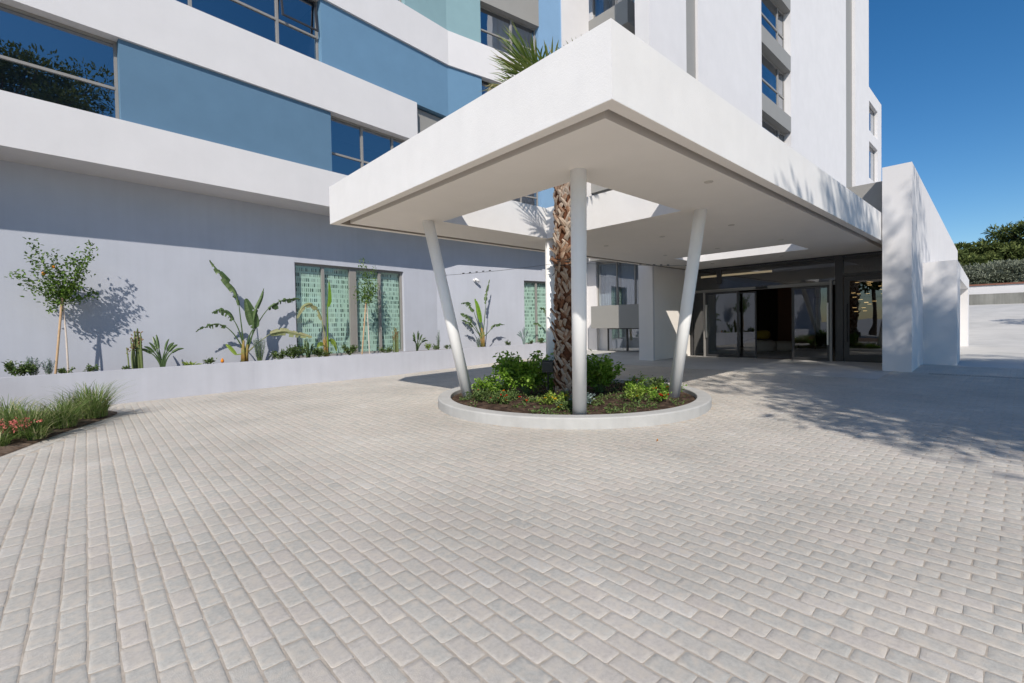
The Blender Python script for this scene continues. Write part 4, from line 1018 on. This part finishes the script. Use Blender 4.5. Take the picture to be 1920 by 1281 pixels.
b.lathe(bm_, (9.05, 5.55, .08), 12, .8); tag(b.build("stone", conc2, org=(9.05, 5.55, .08), smooth=True), "pale rounded stone by the dark bush in the ring planter", "stone")
o = leaves("fallen_leaf", [(5.25, 3.10, .006)], [(1, .4, .05)], .07, .04, .5, fruit, org=(5.25, 3.10, 0)); tag(o, "single orange dry leaf lying on the paving before the ring planter", "leaf")
# drain channel
dr = thing("drain_grate", (14.65, 0, zg(14.65)), "slotted metal drain channel crossing the paving at right", "drain")
b = MB(); z = zg(14.65)
for k in range(110): b.box(14.60, 14.72, 1.45-k*.045, 1.475-k*.045, z-.003, z+.006)
b.box(14.575, 14.60, -3.5, 1.5, z-.01, z+.007); b.box(14.72, 14.745, -3.5, 1.5, z-.01, z+.007); b.build("grating", alu, dr)
b = MB(); b.quad((14.6, -3.5, z-.002), (14.72, -3.5, z-.002), (14.72, 1.5, z-.002), (14.6, 1.5, z-.002)); b.build("channel", black, dr)

# ------------------------------------------------------------------ background at right
b = MB(); b.prism([(58.5, -30), (60.2, -30), (60.2, 14), (58.5, 5)], 1.5, 3.45)
tag(b.build("retaining_wall", rawc, org=(59, 0, 2)), "stained raw concrete retaining wall behind the ramp", "wall")
wl = thing("boundary_wall", (61, 0, 3), "bright white boundary wall with brown coping above the retaining wall", "wall")
b = MB(); b.prism([(60.4, -30), (60.7, -30), (60.7, 14), (60.4, 14)], 1.5, 4.28); b.build("wall", white, wl)
b = MB(); n = len(b.v)
b.prism([(60.3, -30), (60.85, -30), (60.85, 14), (60.3, 14)], 4.281, 4.42); b.build("coping", mat("brown coping", (.22, .10, .07), .8), wl)
b = MB(); b.quad((60.9, -60, 3.5), (200, -60, 9), (200, 60, 9), (60.9, 60, 3.5)); tag(b.build("terrain", mat("dry hillside", (.12, .11, .06), .95, var=.3, scale=.5)), kind='structure')
def big_tree(name, at, h, cr, label, m, n=3500, ll=.4, lw=.14, lobes=14, flat=.6, th=.2, cz=None, group="trees beyond the boundary wall", gap=.8, limbs=True, seed=1):
    t = thing(name, at, label, "tree", group); at = v3(at); c0 = at+v3((0, 0, cz if cz else h-cr*flat)); s = MB()
    s.tube([at, (at+c0)/2+rng.normal(0, .2, 3), c0], [th, th*.8, th*.55], 9); Pp, Dd, rv = [], [], []
    hh = (h-(c0-at)[2]); 
    for k in range(lobes):
        d = unit(rng.normal(0, 1, 3)); d[2] = d[2]*.8+.1; q = rng.uniform(.45, .95); c = c0+v3((d[0]*cr*q, d[1]*cr*q, d[2]*hh*q))
        s.tube([c0-v3((0, 0, hh*.3)), (c0+c)/2-v3((0, 0, .1*hh)), c], [th*.4, th*.22, th*.06], 6)
        lr = cr*rng.uniform(.22, .42)
        for j in range(n//lobes):
            v = rng.normal(0, 1, 3); v /= np.linalg.norm(v); rr_ = lr*rng.uniform(.2, 1)**.5; p = c+v*v3((rr_, rr_, rr_*gap*.6))
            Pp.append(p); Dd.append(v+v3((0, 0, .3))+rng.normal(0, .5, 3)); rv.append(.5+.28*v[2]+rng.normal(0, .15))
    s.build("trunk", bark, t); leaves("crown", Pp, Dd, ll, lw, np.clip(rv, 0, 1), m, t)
    return t
for (x, y, h, cr, lab) in ((69, 5.4, 6.0, 3.2, "light green pine at left between the dark pines"), (70.5, .9, 6.6, 3.3, "light green pine right of centre behind the olives"), (70, 7.5, 7.2, 3.4, "dark pine at the left end behind the boundary wall"), (72, 3.2, 7.6, 3.4, "dark green pine in the middle behind the olives"), (74, -.8, 10.2, 3.6, "tallest dark pine at the right picture edge"), (76, -6, 9.5, 4, "pine just outside the right picture edge"), (78, 9.5, 6.4, 3.5, "pine partly hidden by the white block")):
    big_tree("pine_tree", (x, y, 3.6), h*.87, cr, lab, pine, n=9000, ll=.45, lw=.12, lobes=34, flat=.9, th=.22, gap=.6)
for (x, y, h, cr, lab) in ((63.5, 3.6, 3.0, 1.9, "low olive tree between the two left olives above the wall"), (63.8, .3, 3.3, 2.0, "low olive tree between the middle and right olives above the wall"), (64, 5.2, 3.6, 2.0, "grey-green olive tree at left above the boundary wall"), (64.5, 2.0, 4.1, 2.3, "round grey-green olive tree in the middle above the wall"), (65, -1.5, 3.8, 2.2, "grey-green olive tree at the right edge above the wall"), (65, 8.5, 3.5, 2.2, "olive tree mostly behind the white block"), (66, -5.5, 4, 2.5, "olive tree outside the right edge")):
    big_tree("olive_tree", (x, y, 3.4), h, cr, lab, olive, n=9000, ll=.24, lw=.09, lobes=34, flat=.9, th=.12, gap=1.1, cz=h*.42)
# trees behind the camera that cast the dappled shade and show in the window glass
rng = np.random.default_rng(11)
big_tree("shade_tree", (2.2, -11.8, 0), 20, 5.6, "tall tree outside the picture casting dappled shade on the drive", pine, n=30000, ll=.24, lw=.09, lobes=64, flat=1.0, th=.3, cz=13.3, group="trees behind the viewpoint", gap=.8)
big_tree("shade_tree", (4.1, -9.1, 0), 12.5, 4.5, "lower tree outside the picture shading the near right paving", pine, n=24000, ll=.24, lw=.09, lobes=46, flat=1.0, th=.2, cz=7.6, group="trees behind the viewpoint", gap=.9)
for (x, y, h, lab) in ((-15, 3, 7, "tree behind the viewpoint on the left"), (-17, 9, 8, "tree behind the viewpoint farther left"), (14, -16, 14, "tree behind the viewpoint at the right"), (3, -22, 15, "tall tree far behind the viewpoint"), (38, -7.2, 7.5, "tree outside the right edge shading the ramp")):
    big_tree("shade_tree", (x, y, zg(x) if x > 30 else 0), h, h*.36, lab, pine, n=2600, ll=.5, lw=.2, lobes=26, flat=.8, th=.2, group="trees behind the viewpoint")
